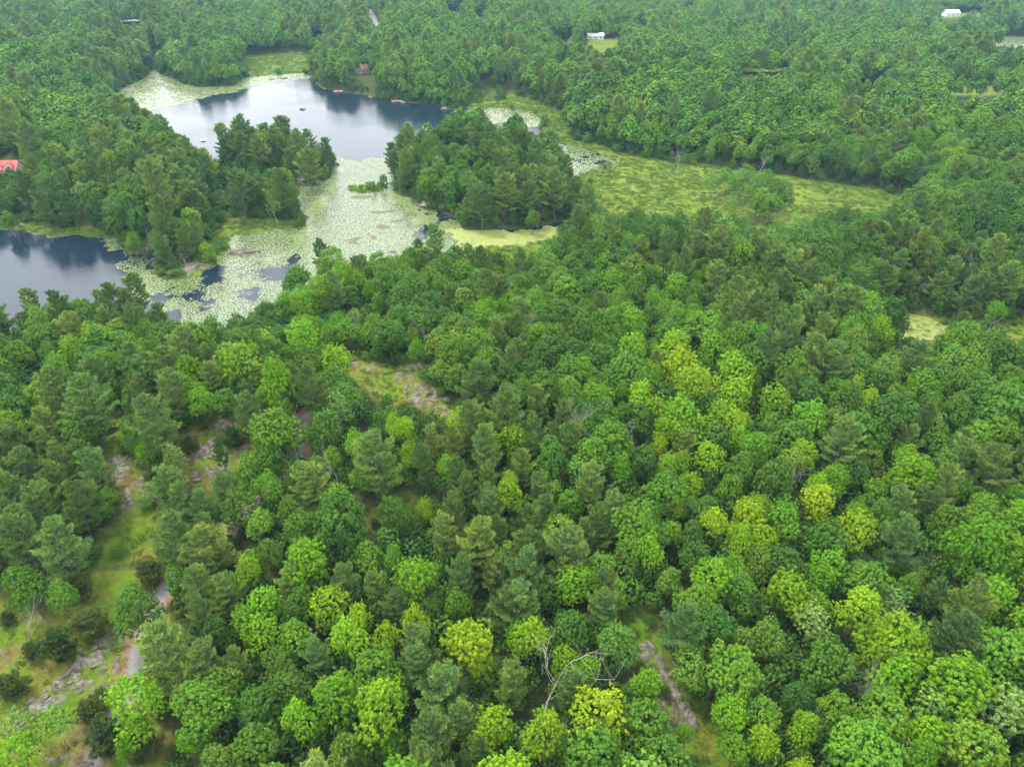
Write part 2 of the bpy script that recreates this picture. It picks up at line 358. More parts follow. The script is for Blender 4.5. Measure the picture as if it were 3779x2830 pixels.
# ------------------------------------------------------------------ ground
def build_ground():
    nr = 560
    A = np.radians(np.concatenate([[-180,-150,-120,-95,-80,-70,-63], np.linspace(-58, 58, 800), [63,70,80,95,120,150,180]])); na = len(A); q = np.linspace(0, 1, nr)
    R = 30*np.exp(q*math.log(2600/30.)); R = np.concatenate([[2.0, 14.0], R, [3600., 6000., 9000.]])
    nr2 = len(R); AA, RR = np.meshgrid(A, R)
    x = RR*np.sin(AA); y = RR*np.cos(AA)
    xf = x.ravel(); yf = y.ravel(); sd = land_sd(xf, yf); z = height(xf, yf, sd)
    cs = clear_sd(xf, yf); grass = sst(1.0, -1.5, cs)*(sd > 0)
    ms = marsh_in(xf, yf)*(sd > -1.5); rk = rock_m(xf, yf)*(sd > -1.0)
    rd = np.maximum(sst(1.55, 1.1, line_d(ROAD, xf, yf)+(fbm(xf/1.5, yf/1.5, 71, 2)-.5)*.6), sst(4.6, 3.6, line_d(ROAD_FAR, xf, yf)))
    vg = sst(3.4, 1.5, line_d(ROAD, xf, yf)+(fbm(xf/1.2, yf/1.2, 73, 2)-.5)*1.4)
    z = z + rk*(.15+.9*fbm(xf/1.1, yf/1.1, 81, 3))*(1-rd) - .10*rd
    z = z + np.where((grass > 0) & (rd < .1), (fbm(xf/.9, yf/.9, 83, 3)-.5)*.5, 0)*grass
    i = np.arange(nr2*na).reshape(nr2, na)
    F = np.stack([i[:-1, :-1], i[:-1, 1:], i[1:, 1:], i[1:, :-1]], -1).reshape(-1, 4)
    F = F[:, ::-1]
    m, t, b = mat('ground_surface')
    g = attr(t, 'grass').outputs['Fac']; r = attr(t, 'rock').outputs['Fac']; ro = attr(t, 'road').outputs['Fac']
    mr = attr(t, 'marsh').outputs['Fac']; ve = attr(t, 'verge').outputs['Fac']
    n1 = noise(t, .12, 5); n2 = noise(t, 1.1, 6, .65); n3 = noise(t, 5, 4, .7); n4 = noise(t, .035, 4)
    base = ramp(t, n2, [(.3, (.022, .032, .012)), (.52, (.040, .058, .018)), (.72, (.075, .060, .030))])
    gr = ramp(t, n1, [(.28, (.085, .19, .014)), (.46, (.135, .225, .018)), (.58, (.19, .215, .035)), (.66, (.19, .15, .06)), (.73, (.11, .20, .02))])
    gr = mixc(t, 1.0, gr, ramp(t, n2, [(.3, (.42, .44, .42)), (.7, (.85, .82, .75))]), 'MULTIPLY')
    c = mixc(t, g, base, gr)
    mm = ramp(t, noise(t, .05, 9, .72, dist=.8), [(.30, (.10, .15, .03)), (.42, (.13, .20, .026)), (.50, (.15, .23, .026)), (.57, (.20, .27, .03)), (.62, (.14, .18, .05)), (.70, (.19, .18, .09))])
    mm = mixc(t, 1.0, mm, ramp(t, n2, [(.3, (.42, .45, .45)), (.7, (.8, .76, .72))]), 'MULTIPLY')
    c = mixc(t, mr, c, mm)
    c = mixc(t, ve, c, ramp(t, n2, [(.3, (.14, .09, .045)), (.7, (.24, .17, .09))]))
    rc = ramp(t, n2, [(.28, (.04, .034, .028)), (.45, (.11, .094, .080)), (.58, (.20, .185, .165)), (.72, (.31, .295, .27))])
    rc = mixc(t, 1.0, rc, ramp(t, n3, [(.35, (.6, .58, .55)), (.6, (1.1, 1.08, 1.05))]), 'MULTIPLY')
    c = mixc(t, r, c, rc)
    c = mixc(t, ro, c, ramp(t, n3, [(.3, (.15, .14, .14)), (.7, (.24, .225, .22))]))
    t.links.new(c, b.inputs['Base Color']); b.inputs['Roughness'].default_value = .95; b.inputs['Specular IOR Level'].default_value = .1
    bp = N(t, 'ShaderNodeBump'); bp.inputs['Strength'].default_value = .7; bp.inputs['Distance'].default_value = .3
    t.links.new(n3, bp.inputs['Height']); t.links.new(bp.outputs[0], b.inputs['Normal'])
    fl = lambda a: ('POINT', 'FLOAT', a.astype(np.float32))
    me = np_mesh('ground', np.stack([xf, yf, z], 1), F, [m], {'grass': fl(grass), 'rock': fl(rk), 'road': fl(rd), 'marsh': fl(ms), 'verge': fl(vg)}, smooth=True)
    tag(link('ground', me), 'mossy and wooded ground with granite ridges, marsh and a gravel track', kind='structure')
build_ground()

# ------------------------------------------------------------------ water
def water_mat():
    m, t, b = mat('lake_water_surface')
    b.inputs['Base Color'].default_value = (.007, .015, .028, 1); b.inputs['Roughness'].default_value = .07
    b.inputs['IOR'].default_value = 1.33; b.inputs['Specular IOR Level'].default_value = .5
    c = N(t, 'ShaderNodeTexCoord'); mp = N(t, 'ShaderNodeMapping'); mp.inputs['Rotation'].default_value = (0, 0, .5); mp.inputs['Scale'].default_value = (.55, 1.3, 1)
    t.links.new(c.outputs['Object'], mp.inputs[0])
    n = noise(t, .9, 4, .6, vec=mp.outputs[0]); big = noise(t, .018, 3, vec=c.outputs['Object'])
    bp = N(t, 'ShaderNodeBump'); bp.inputs['Distance'].default_value = .10
    t.links.new(ramp(t, big, [(.4, (.25, .25, .25)), (.62, (.85, .85, .85))]), bp.inputs['Strength'])
    t.links.new(n, bp.inputs['Height']); t.links.new(bp.outputs[0], b.inputs['Normal']); return m
MW = water_mat()
def water_sheet(name, pts, label):
    p = P(pts); lo = p.min(0); hi = p.max(0)
    me = np_mesh(name, [(lo[0], lo[1], 0), (hi[0], lo[1], 0), (hi[0], hi[1], 0), (lo[0], hi[1], 0)], [(0, 1, 2, 3)], [MW])
    tag(link(name, me), label, kind='structure')
water_sheet('lake_water', [(-350,740),(1400,740),(335,135),(1360,135)], 'still lake reflecting pale cloud, dark towards the wooded shore')
water_sheet('pond_water', [(1890,770),(2110,770),(1905,670),(2100,670)], 'small pond in the forest at the right under yellow green scum')
water_sheet('distant_pond_water', [(205,62),(345,62),(215,10),(365,10)], 'small pale pond among far trees at upper left')
water_sheet('distant_lake_water', [(2120,115),(2450,115),(2120,76),(2500,76)], 'pale lily covered lake at the far right edge')
water_sheet('dark_pool_water', [(1900,62),(1980,62),(1900,44),(1980,44)], 'dark narrow pool among the farthest trees')

# lily pads, duckweed ------------------------------------------------------------
LILY = [  # polygon px, density 0..1, pad size m, cell m, tone
 ([(728,340),(770,352),(838,345),(850,395),(880,430),(960,472),(1015,500),(1010,600),(880,620),(760,620),(660,650),(600,710),(480,740),(400,730),(372,660),(300,610),(318,585),(372,602),(440,598),(500,575),(600,560),(655,520),(656,480),(700,430),(725,395)], .88, .27, .41, 0),
 ([(640,402),(690,398),(724,364),(735,362),(720,410),(680,470),(655,520),(600,560),(500,575),(470,560),(490,505),(560,502),(650,488),(655,465)], .99, .27, .41, 1),
 ([(452,396),(482,418),(486,468),(500,500),(480,520),(484,470),(474,430)], .8, .27, .42, 1),
 ([(224,222),(250,200),(300,176),(335,150),(350,160),(385,178),(430,188),(500,186),(530,168),(600,158),(662,157),(668,170),(600,176),(540,185),(500,200),(430,212),(380,225),(310,240),(250,232)], .97, .9, 1.15, 2),
 ([(1008,242),(1030,236),(1090,232),(1150,245),(1180,262),(1165,275),(1120,275),(1060,268)], .95, .7, .9, 2),
 ([(1160,290),(1230,312),(1290,328),(1330,345),(1345,360),(1300,368),(1262,372),(1245,392),(1210,392),(1200,350),(1180,315)], .80, .5, .72, 1),
 ([(838,395),(870,420),(905,447),(945,464),(990,474),(1010,498),(990,500),(900,470),(860,440),(838,410)], .9, .27, .42, 1),
 ([(215,496),(300,548),(346,558),(346,595),(300,600),(262,575),(290,560),(250,538),(215,512),(150,508),(60,498),(150,499)], .72, .27, .42, 1),
 ([(2125,84),(2170,80),(2300,84),(2400,100),(2300,112),(2160,106),(2130,96)], .9, 1.0, 1.4, 2),
]
def build_lilies():
    Vs = []; Fs = []; tn = []; base = 0
    holes = [(at_z(a, b), r) for a, b, r in [(930,492,9),(905,510,8),(960,470,7),(705,565,7),(850,545,4),(590,590,10),(640,560,7),(460,585,7),(455,605,6),(540,640,10),(450,660,8),(350,640,8),(560,545,4),
        (1305,350,5),(1290,353,5),(1235,345,3),(1262,340,2.5),(925,462,4),(905,455,3),(950,467,3),(330,575,6),(420,640,8),(620,600,6),(690,590,5)]]
    for k, (pts, dens, pad, cell, tone) in enumerate(LILY):
        p = P(pts); lo = p.min(0); hi = p.max(0)
        gx, gy = np.meshgrid(np.arange(lo[0], hi[0], cell), np.arange(lo[1], hi[1], cell))
        gx = (gx + RNG.uniform(-.45, .45, gx.shape)*cell).ravel(); gy = (gy + RNG.uniform(-.45, .45, gy.shape)*cell).ravel()
        wx = gx + (fbm(gx/8, gy/8, 101, 3)-.5)*10; wy = gy + (fbm(gx/8, gy/8, 103, 3)-.5)*16
        s = sdf(p, wx, wy, 40); sdl = land_sd(gx, gy)
        cov = fbm(gx/17, gy/26, 107+k, 4)*.75 + fbm(gx/3.0, gy/3.0, 111, 2)*.25
        cov = (cov-.5)*2.6+.5 + (dens-.5)*1.7 + np.clip(-s*.04, -.4, .15)
        for (hx, hy), r in holes:
            r = r*.5
            cov -= 1.15*np.exp(-(((gx-hx)/r)**2+((gy-hy)/(r*1.3))**2))*(.5+.9*fbm(gx/2.5, gy/2.5, 113, 2))
        keep = (s < 1.5) & (sdl < .4) & (RNG.random(gx.shape) < np.clip((cov-.32)*2.2, 0, .985))
        gx = gx[keep]; gy = gy[keep]; n = len(gx)
        r = pad*RNG.uniform(.6, 1.25, n); ph = RNG.uniform(0, 6.28, n); ns = 5
        tx = RNG.normal(0, .035, n); ty = RNG.normal(0, .035, n)
        V = np.zeros((n, ns, 3))
        for j in range(ns):
            a = ph + 2*math.pi*j/ns; rr = r*(1 if j else .72)*RNG.uniform(.85, 1.1, n)
            V[:, j, 0] = gx+rr*np.cos(a); V[:, j, 1] = gy+rr*np.sin(a)
            V[:, j, 2] = .02+RNG.uniform(0, 1, n)*.02+rr*(tx*np.cos(a)+ty*np.sin(a))
        V[:, :, 2] = np.maximum(V[:, :, 2], .006)+RNG.uniform(0, .01, (n, 1))
        Vs.append(V.reshape(-1, 3)); Fs.append(np.arange(n*ns).reshape(n, ns)+base); base += n*ns
        tn.append(np.clip(RNG.normal(.45, .2, n)+(.25*(fbm(gx/10, gy/10, 117, 2)-.5)), 0, 1))
    V = np.concatenate(Vs); F = np.concatenate(Fs); tn = np.concatenate(tn)
    m, t, b = mat('lily_pad_leaf')
    c = ramp(t, attr(t, 'padtone').outputs['Fac'], [(0, (.07, .11, .03)), (.35, (.125, .175, .055)), (.7, (.185, .225, .085)), (.93, (.26, .265, .13)), (1, (.13, .07, .04))])
    t.links.new(c, b.inputs['Base Color']); b.inputs['Roughness'].default_value = .25; b.inputs['Specular IOR Level'].default_value = .8
    me = np_mesh('lily_pads', V, F, [m], {'padtone': ('FACE', 'FLOAT', tn.astype(np.float32))})
    tag(link('lily_pads', me), 'floating water lily pads covering the channel and shallow bays', 'water plants', kind='stuff')
    print('lily pads', len(F))
build_lilies()
def mat_sheet(name, polys, cell, thr, material, label, z=.045, seed=0, cat='water plants'):
    Vs = []; Fs = []; base = 0
    for pts in polys:
        p = P(pts); lo = p.min(0)-4; hi = p.max(0)+4
        X = np.arange(lo[0], hi[0], cell); Y = np.arange(lo[1], hi[1], cell)
        gx, gy = np.meshgrid(X, Y); s = sdf(p, gx, gy, 20) + (fbm(gx/3.5, gy/3.5, 131+seed, 4)-.5)*8 + thr*6*(fbm(gx/4, gy/5, 137+seed, 4)-.4)
        cc = (s[:-1, :-1]+s[1:, 1:]+s[1:, :-1]+s[:-1, 1:])/4
        i = np.arange(gx.size).reshape(gx.shape); q = np.stack([i[:-1, :-1], i[:-1, 1:], i[1:, 1:], i[1:, :-1]], -1)[cc < 0]
        Vs.append(np.stack([gx.ravel()+RNG.uniform(-.2, .2, gx.size)*cell, gy.ravel()+RNG.uniform(-.2, .2, gx.size)*cell, np.full(gx.size, z)+RNG.uniform(0, .03, gx.size)], 1)); Fs.append(q+base); base += gx.size
    V = np.concatenate(Vs); F = np.concatenate(Fs); u, inv = np.unique(F, return_inverse=True)
    me = np_mesh(name, V[u], inv.reshape(F.shape), [material], smooth=True)
    return tag(link(name, me), label, cat, kind='stuff')
def scum_mat():
    m, t, b = mat('duckweed'); n = noise(t, .30, 8, .7, dist=1.0); n2 = noise(t, 2.5, 4)
    c = ramp(t, n, [(.3, (.07, .12, .03)), (.42, (.14, .19, .04)), (.56, (.21, .245, .06)), (.72, (.13, .16, .045))])
    c = mixc(t, 1.0, c, ramp(t, n2, [(.3, (.8, .8, .8)), (.7, (1.15, 1.12, 1.05))]), 'MULTIPLY')
    t.links.new(c, b.inputs['Base Color']); b.inputs['Roughness'].default_value = .6; b.inputs['Specular IOR Level'].default_value = .4; return m
MSC = scum_mat()
mat_sheet('duckweed', [[(1000,488),(1100,498),(1180,492),(1235,478),(1232,505),(1190,528),(1120,540),(1060,590),(1010,600),(960,560),(1000,530),(960,500)],
                       ], .6, .25, MSC, 'pale yellow green duckweed scum on the backwater below the knoll island')
mat_sheet('pond_duckweed', [[(1880,665),(2110,665),(2130,775),(1870,775)]], .6, .0, MSC, 'pale yellow green scum covering the small forest pond at right', seed=4)
M_WEED = flat('brown_water_weed', (.10, .09, .045), ns=2, amp=.5)
mat_sheet('floating_weed', [[(802,462),(840,452),(848,458),(812,468)],[(806,494),(822,488),(840,488),(836,496),(812,501)],[(845,480),(862,477),(862,482),(848,484)],
                       [(754,520),(775,516),(776,522),(756,523)],[(761,425),(786,422),(790,428),(765,429)],[(820,398),(850,392),(852,400),(830,402)],[(800,500),(806,498),(812,512),(806,512)],
                       [(258,190),(320,192),(312,196),(262,199)],[(310,184),(352,180),(352,186),(312,190)]], .35, .3, M_WEED, 'thin brown mats of floating weed among the lily pads', z=.07, seed=9)

# ------------------------------------------------------------------ tree shapes
def unit(v): return v/(np.linalg.norm(v, axis=-1, keepdims=True)+1e-9)
def cards(C, Nn, size, aspect=1.0, jit=.55, var=None, U=None):
    """folded leaf-cluster quads centred at C, facing Nn"""
    n = len(C); Nn = unit(Nn + RNG.normal(0, jit, (n, 3)))
    if U is None: U = RNG.normal(0, 1, (n, 3))
    T = unit(np.cross(U, Nn)); B = np.cross(Nn, T)
    s = (size*RNG.uniform(.6, 1.3, n))[:, None]
    V = np.stack([C - T*s*.5*aspect, C - B*s*.5 + Nn*s*.1, C + T*s*.5*aspect, C + B*s*.5 - Nn*s*.12], 1)
    F = np.arange(4*n).reshape(n, 4)
    return V.reshape(-1, 3), F
def sphere_pts(n, zmin=-1.0):
    k = np.arange(n)+.5; z = 1-(1-zmin)*k/n; ph = k*2.399963+RNG.uniform(0, 6.28)
    r = np.sqrt(np.clip(1-z*z, 0, 1)); return np.stack([r*np.cos(ph), r*np.sin(ph), z], 1)
def broad_crown(R, Rz, zc, n1, n2, nl, leaf, lobe=.22, spiky=0.0, asp=1.0, rag=.12, masses=5, low=-.75):
    """a few uneven masses; lobes on their outer skin, sprays on the lobes, leaf clusters on the sprays"""
    az0 = RNG.uniform(0, 6.28); Mc = [np.array([RNG.normal(0, .08), RNG.normal(0, .08), .30])]; Mr = [.62]
    for k in range(masses):
        az = az0 + 6.28*k/masses + RNG.normal(0, .25); q = RNG.uniform(.38, .62)
        Mc.append(np.array([math.cos(az)*q, math.sin(az)*q, RNG.uniform(-.45, .30)])); Mr.append(RNG.uniform(.34, .52))
    Mc = np.array(Mc); Mr = np.array(Mr); P1 = []; D1 = []
    w_ = Mr**2/np.sum(Mr**2)
    for k in range(len(Mc)):
        d = sphere_pts(max(4, int(n1*1.7*w_[k])), low); d = unit(d+RNG.normal(0, .12, d.shape))
        p = Mc[k] + d*(Mr[k]*RNG.uniform(.86-rag, 1.04, len(d)))[:, None]
        for i in range(len(d)):
            dist = np.linalg.norm(Mc-p[i], axis=1)/Mr; dist[k] = 9
            if dist.min() > .86: P1.append(p[i]); D1.append(d[i])
    P1 = np.array(P1)*np.array([R, R, Rz]); D1 = np.array(D1); n1 = len(P1); r1 = R*lobe*RNG.uniform(.65, 1.4, n1)
    if spiky: P1[:, 2] += spiky*R*.16*RNG.random(n1)
    C = []; NN = []; LV = []
    for i in range(n1):
        dd = sphere_pts(n2, -.45); up = unit(D1[i]*.9 + np.array([0, 0, .65]))
        a = np.array([0, 0, 1.]); v = np.cross(a, up); c = a@up
        K = np.array([[0, -v[2], v[1]], [v[2], 0, -v[0]], [-v[1], v[0], 0]]); Rm = np.eye(3)+K+K@K/(1+c+1e-6)
        dd = unit(dd+RNG.normal(0, .2, dd.shape))@Rm.T
        st = 1+spiky*RNG.uniform(-.3, 1.1, n2)
        P2 = P1[i] + dd*(r1[i]*RNG.uniform(.5, 1.05, n2)*st)[:, None]*np.array([1, 1, .8])
        r2 = r1[i]*(.36-.08*spiky)*RNG.uniform(.6, 1.35, n2); tone = RNG.normal(0, .10)
        q = unit(RNG.normal(0, 1, (n2, nl, 3))+dd[:, None]*.9+np.array([0, 0, .35]))
        ext = dd[:, None]*(RNG.random((n2, nl, 1))*(r2*spiky*1.7)[:, None, None])
        C.append((P2[:, None]+q*r2[:, None, None]*RNG.uniform(.3, 1.05, (n2, nl, 1))+ext).reshape(-1, 3))
        NN.append((q*.6+dd[:, None]*.5+D1[i]*.4+np.array([0, 0, .6])).reshape(-1, 3))
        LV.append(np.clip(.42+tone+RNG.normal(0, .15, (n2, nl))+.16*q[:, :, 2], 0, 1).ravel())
    C = np.concatenate(C); NN = np.concatenate(NN); LV = np.concatenate(LV)
    C[:, 2] -= 0.0
    V, F = cards(C, NN, leaf, asp, .42)
    V[:, 2] += zc
    return V, F, LV
def pine_crown(Ht, R, nb, tufts, leaf, base=.32, blunt=.75):
    V = []; F = []; LV = []; nbase = 0
    C = []; D = []; lv = []
    for k in range(nb):
        t = (k+RNG.random())/nb; z = Ht*(base+(1-base)*t)
        prof = (1-t**1.7)**blunt*(1-.35*max(0, .25-t)/.25)
        L = R*max(.14, prof)*RNG.uniform(.50, 1.20); az = k*2.4+RNG.normal(0, .35); rise = .10+.75*t+RNG.normal(0, .06)
        dr = np.array([math.cos(az), math.sin(az), 0.]); side = np.array([-dr[1], dr[0], 0.])
        m = max(5, int(tufts*(.3+L/R))); s = RNG.uniform(.25, 1, m)**.7
        wd = (.24*L+.22)*np.sin(np.clip(s, .1, 1)*2.6)
        P_ = dr*(s*L)[:, None] + side*(RNG.uniform(-1, 1, m)*wd)[:, None]
        P_[:, 2] += z + s*L*rise*.75 + s**2*L*.24 + RNG.normal(0, .06, m)
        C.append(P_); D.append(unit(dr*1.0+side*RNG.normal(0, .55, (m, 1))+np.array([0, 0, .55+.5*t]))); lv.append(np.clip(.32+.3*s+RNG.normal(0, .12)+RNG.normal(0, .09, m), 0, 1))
    m = 8; C.append(np.stack([RNG.normal(0, .15, m), RNG.normal(0, .15, m), np.linspace(Ht*.93, Ht, m)], 1)); D.append(unit(RNG.normal(0, .5, (m, 3))+[0, 0, 1])); lv.append(np.full(m, .7))
    C = np.concatenate(C); D = np.concatenate(D); lv = np.concatenate(lv); n = len(C); per = 5
    VV = np.zeros((n, per, 3, 3))
    for j in range(per):                        # a tuft is a spray of narrow blades
        d = unit(D+RNG.normal(0, .62, (n, 3))); s = unit(np.cross(d, RNG.normal(0, 1, (n, 3)))); L = (leaf*RNG.uniform(.7, 1.3, n))[:, None]
        VV[:, j, 0] = C - s*L*.16; VV[:, j, 1] = C + s*L*.16; VV[:, j, 2] = C + d*L
    V = VV.reshape(-1, 3); F = np.arange(len(V)).reshape(-1, 3)
    return V, F, np.repeat(lv, per)
def trunk_segs(Ht, r, top=.75, limbs=6, spread=2.5, lean=.4, z0=.35):
    S = []; p = np.array([0, 0, -.6]); n = 6; pts = [p]
    for i in range(n):
        p = p + np.array([RNG.normal(0, lean*.25), RNG.normal(0, lean*.25), (Ht*top+.6)/n]); pts.append(p)
    for i in range(n): S.append((pts[i], r*(1-.8*i/n), pts[i+1], r*(1-.8*(i+1)/n)))
    for k in range(limbs):
        t = z0+(.95-z0)*(k+RNG.random())/limbs; i = min(n-1, int(t*n)); a = pts[i]+(pts[i+1]-pts[i])*(t*n-i)
        az = RNG.uniform(0, 6.28); L = spread*(1-.55*t)*RNG.uniform(.7, 1.2)
        b = a+np.array([math.cos(az)*L*.55, math.sin(az)*L*.55, L*.45]); c = b+np.array([math.cos(az+.3)*L*.5, math.sin(az+.3)*L*.5, L*.42])
        S.append((a, r*.38, b, r*.25)); S.append((b, r*.25, c, r*.10))
    return S
def dead_segs(Ht, r, spread, dense=1.0):
    S = []
    def grow(p, d, L, r, lev):
        n = 3
        for i in range(n):
            d = unit(d+RNG.normal(0, .20, 3)); q = p+d*L/n; r2 = r*.80
            S.append((p, r, q, r2)); 
            if lev < 3:
                for _ in range(2 if (lev > 0 or i > 0) else 1):
                    if RNG.random() < .85*dense:
                        grow(q, unit(d*.6+RNG.normal(0, .75, 3)*spread+np.array([0, 0, .25])), L*RNG.uniform(.45, .66), r2*.6, lev+1)
            p, r = q, r2
    grow(np.array([0, 0, -.4]), np.array([0, 0, 1.]), Ht*.8, r, 0); return S
def crown_mesh(name, V, F, lv, m):
    me = np_mesh(name, V, F, [m], {'leafvar': ('FACE', 'FLOAT', lv.astype(np.float32))}); return me
def wood_mesh(name, segs, m, sides=5):
    V, F = tubes(segs, sides); return np_mesh(name, V, F, [m], smooth=True)
# every prototype: (crown mesh, trunk mesh, crown diameter, height, height of the crown centre)
PROTO = {}
def add_proto(kind, V, F, lv, segs, dia, Ht, hc, leafm, woodm):
    PROTO.setdefault(kind, []).append((crown_mesh('crown', V, F, lv, leafm), wood_mesh('trunk', segs, woodm), dia, Ht, hc))
for v in range(5):
    V, F, l = broad_crown(4.5, 4.9+RNG.uniform(-.4, .5), 8.0, 60, 9, 25, .265, .21, masses=[5, 4, 6, 5, 3][v]); add_proto('oak', V, F, l, trunk_segs(12, .26), 9.0, 13.4, 9.4, M_LEAF, M_BARK)
for v in range(6):
    V, F, l = broad_crown(4.1, 5.3+RNG.uniform(-.4, .6), 8.2, 50, 9, 27, .26, .21, spiky=.55, asp=.75, rag=.2, masses=[4, 3, 5, 6, 4, 2][v]); add_proto('maple', V, F, l, trunk_segs(12, .22), 8.8, 14, 9.8, M_LEAF, M_BARK)
for v in range(5):
    V, F, l = pine_crown(15, 4.5, 54, 64, .52, .22, .62); add_proto('pine', V, F, l, trunk_segs(15, .26, .93, 9, 2.6, .2), 8.4, 15, 9.8, M_NEEDLE, M_BARK)
for v in range(3):
    V, F, l = broad_crown(2.9, 5.0, 8.0, 30, 7, 14, .32, .24, spiky=.5, asp=.75, rag=.3, masses=4); add_proto('birch', V, F, l, trunk_segs(12, .10, .95, 8, 2.0, .5), 6.2, 13, 9.0, M_LEAF, M_BIRCH)
for v in range(3):
    V, F, l = pine_crown(4.6, 2.0, 46, 38, .34, .0, .5); add_proto('cedar', V, F, l, trunk_segs(4, .10, .9, 5, 1.2, .2, .1), 4.2, 4.8, 2.4, M_NEEDLE, M_BARK)
for v in range(3):
    V, F, l = broad_crown(2.2, 1.9, 1.4, 22, 7, 12, .27, .26, spiky=.4, masses=4); add_proto('shrub', V, F, l, trunk_segs(2.2, .06, .9, 5, 1.2, .2, .1), 4.4, 3.3, 1.9, M_LEAF, M_BARK)
for v in range(2):
    V, F, l = broad_crown(6.2, 5.6, 8.6, 112, 9, 26, .27, .155, masses=[6, 8][v]); add_proto('bigoak', V, F, l, trunk_segs(12.5, .34, limbs=9, spread=4), 12.2, 14.6, 10, M_LEAF, M_BARK)
    V, F, l = broad_crown(6.0, 5.8, 8.6, 104, 9, 28, .26, .155, spiky=.55, asp=.75, rag=.2, masses=[7, 5][v]); add_proto('bigmaple', V, F, l, trunk_segs(12.5, .32, limbs=9, spread=4), 12.2, 15, 10, M_LEAF, M_BARK)
FAR = {}
def add_far(kind, V, F, lv, Ht, dia, leafm):
    FAR.setdefault(kind, []).append((crown_mesh('crown', V, F, lv, leafm), dia, Ht))
for v in range(4):
    V, F, l = broad_crown(4.4, 4.8, 8.2, 34, 6, 8, .80, .25, masses=[5, 4, 3, 6][v]); add_far('oak', V, F, l, 13.4, 9.0, M_LEAF)
    V, F, l = broad_crown(4.1, 5.2, 8.4, 32, 6, 8, .74, .24, spiky=.4, masses=[4, 3, 5, 2][v]); add_far('maple', V, F, l, 14, 8.8, M_LEAF)
    V, F, l = pine_crown(15, 4.2, 48, 24, .95, .27, .62); add_far('pine', V, F, l, 15, 8.4, M_NEEDLE)
    V, F, l = broad_crown(2.9, 5.0, 8.0, 22, 5, 7, .66, .27, rag=.3, masses=3); add_far('birch', V, F, l, 13, 6.2, M_LEAF)

# colours of leaves (albedo), per letter of the species map
TONES = {
 'oak': [(.074, .158, .020), (.062, .140, .022), (.088, .178, .024), (.082, .176, .018)],
 'green': [(.108, .220, .018), (.124, .238, .020), (.096, .200, .022), (.132, .226, .028)],
 'maple': [(.140, .285, .011), (.162, .300, .011), (.122, .262, .012)],
 'yellow': [(.205, .340, .010), (.240, .350, .010), (.178, .320, .010)],
 'pine': [(.165, .240, .062), (.145, .222, .062), (.182, .250, .062), (.134, .208, .052)],
 'darkpine': [(.098, .172, .050), (.104, .180, .054)],
 'birch': [(.125, .250, .035), (.150, .280, .040)],
 'cedar': [(.080, .105, .024), (.098, .116, .030), (.064, .100, .024)],
 'pale': [(.150, .250, .060), (.165, .260, .066)],
 'undergreen': [(.07, .15, .035), (.09, .19, .03)],
 'shrub': [(.10, .20, .03), (.08, .16, .03)]}
TONE_KIND = {'oak': 'oak', 'green': 'oak', 'maple': 'maple', 'yellow': 'maple', 'pine': 'pine', 'darkpine': 'pine', 'birch': 'birch', 'cedar': 'cedar', 'pale': 'birch', 'shrub': 'shrub', 'undergreen': 'shrub'}
SPMAP = """PGGPPGGGPPGGGGPGGGGGGGGGGGGG
GGPPGOGGGGGGOGGGPGGGGGGGGGOG
GGGGPPGGOOGGOOGOGGGGOGGGGGOG
PGGPPPPPPPPOOGGGGGOGGOGGGGGG
GPPGPPPPPPPPOGPPGGGMGGOGGMGG
PPPOPPPPPPPPPOPPPPBBGGOGGGOO
PPPPPPPPPPPPPPGOPMPPGBOOPGOO
OGPGPPOOOMGGOPGGOOMPGPOOPPPP
OGPPOOOOMGOOOMOOGMGGPPPOMPPP
GGOGGOOOOMMGGPOOOGMGOPPGGGGO
OGMOMPPOMGGGPPOGMOMYOPMOOGGO
YPPGPPOMGMGMPPGMOMMOYMGMOOGG
PPPOGPOOOGMPPPPGOMGMPYMOMGPP
PPPPPPOGOPGMPPPGPOGMGOMMOPGP
PPOGPPGOOGGOPPPPOGMOYYMOGPGM
GPCGPPOMMGGMPPPGPOGMOMMPOPMM
BCCGPPMMYMGYPPGPGGPOOGYMGGPM
CCCGPPOMMYYPMYMOOCPPGGMMOGPO
CCGPOOOMMMYPYPMOOCBPOGGMMGOG
GGBBOOGOGMYMPPYYOOGBOMOGBMMM
BGCBOOOGMPMPYYOOGBGMMYMGGMMG""".split('\n')
LET = {'P': 'pine', 'O': 'oak', 'G': 'green', 'M': 'maple', 'Y': 'yellow', 'B': 'birch', 'C': 'cedar'}
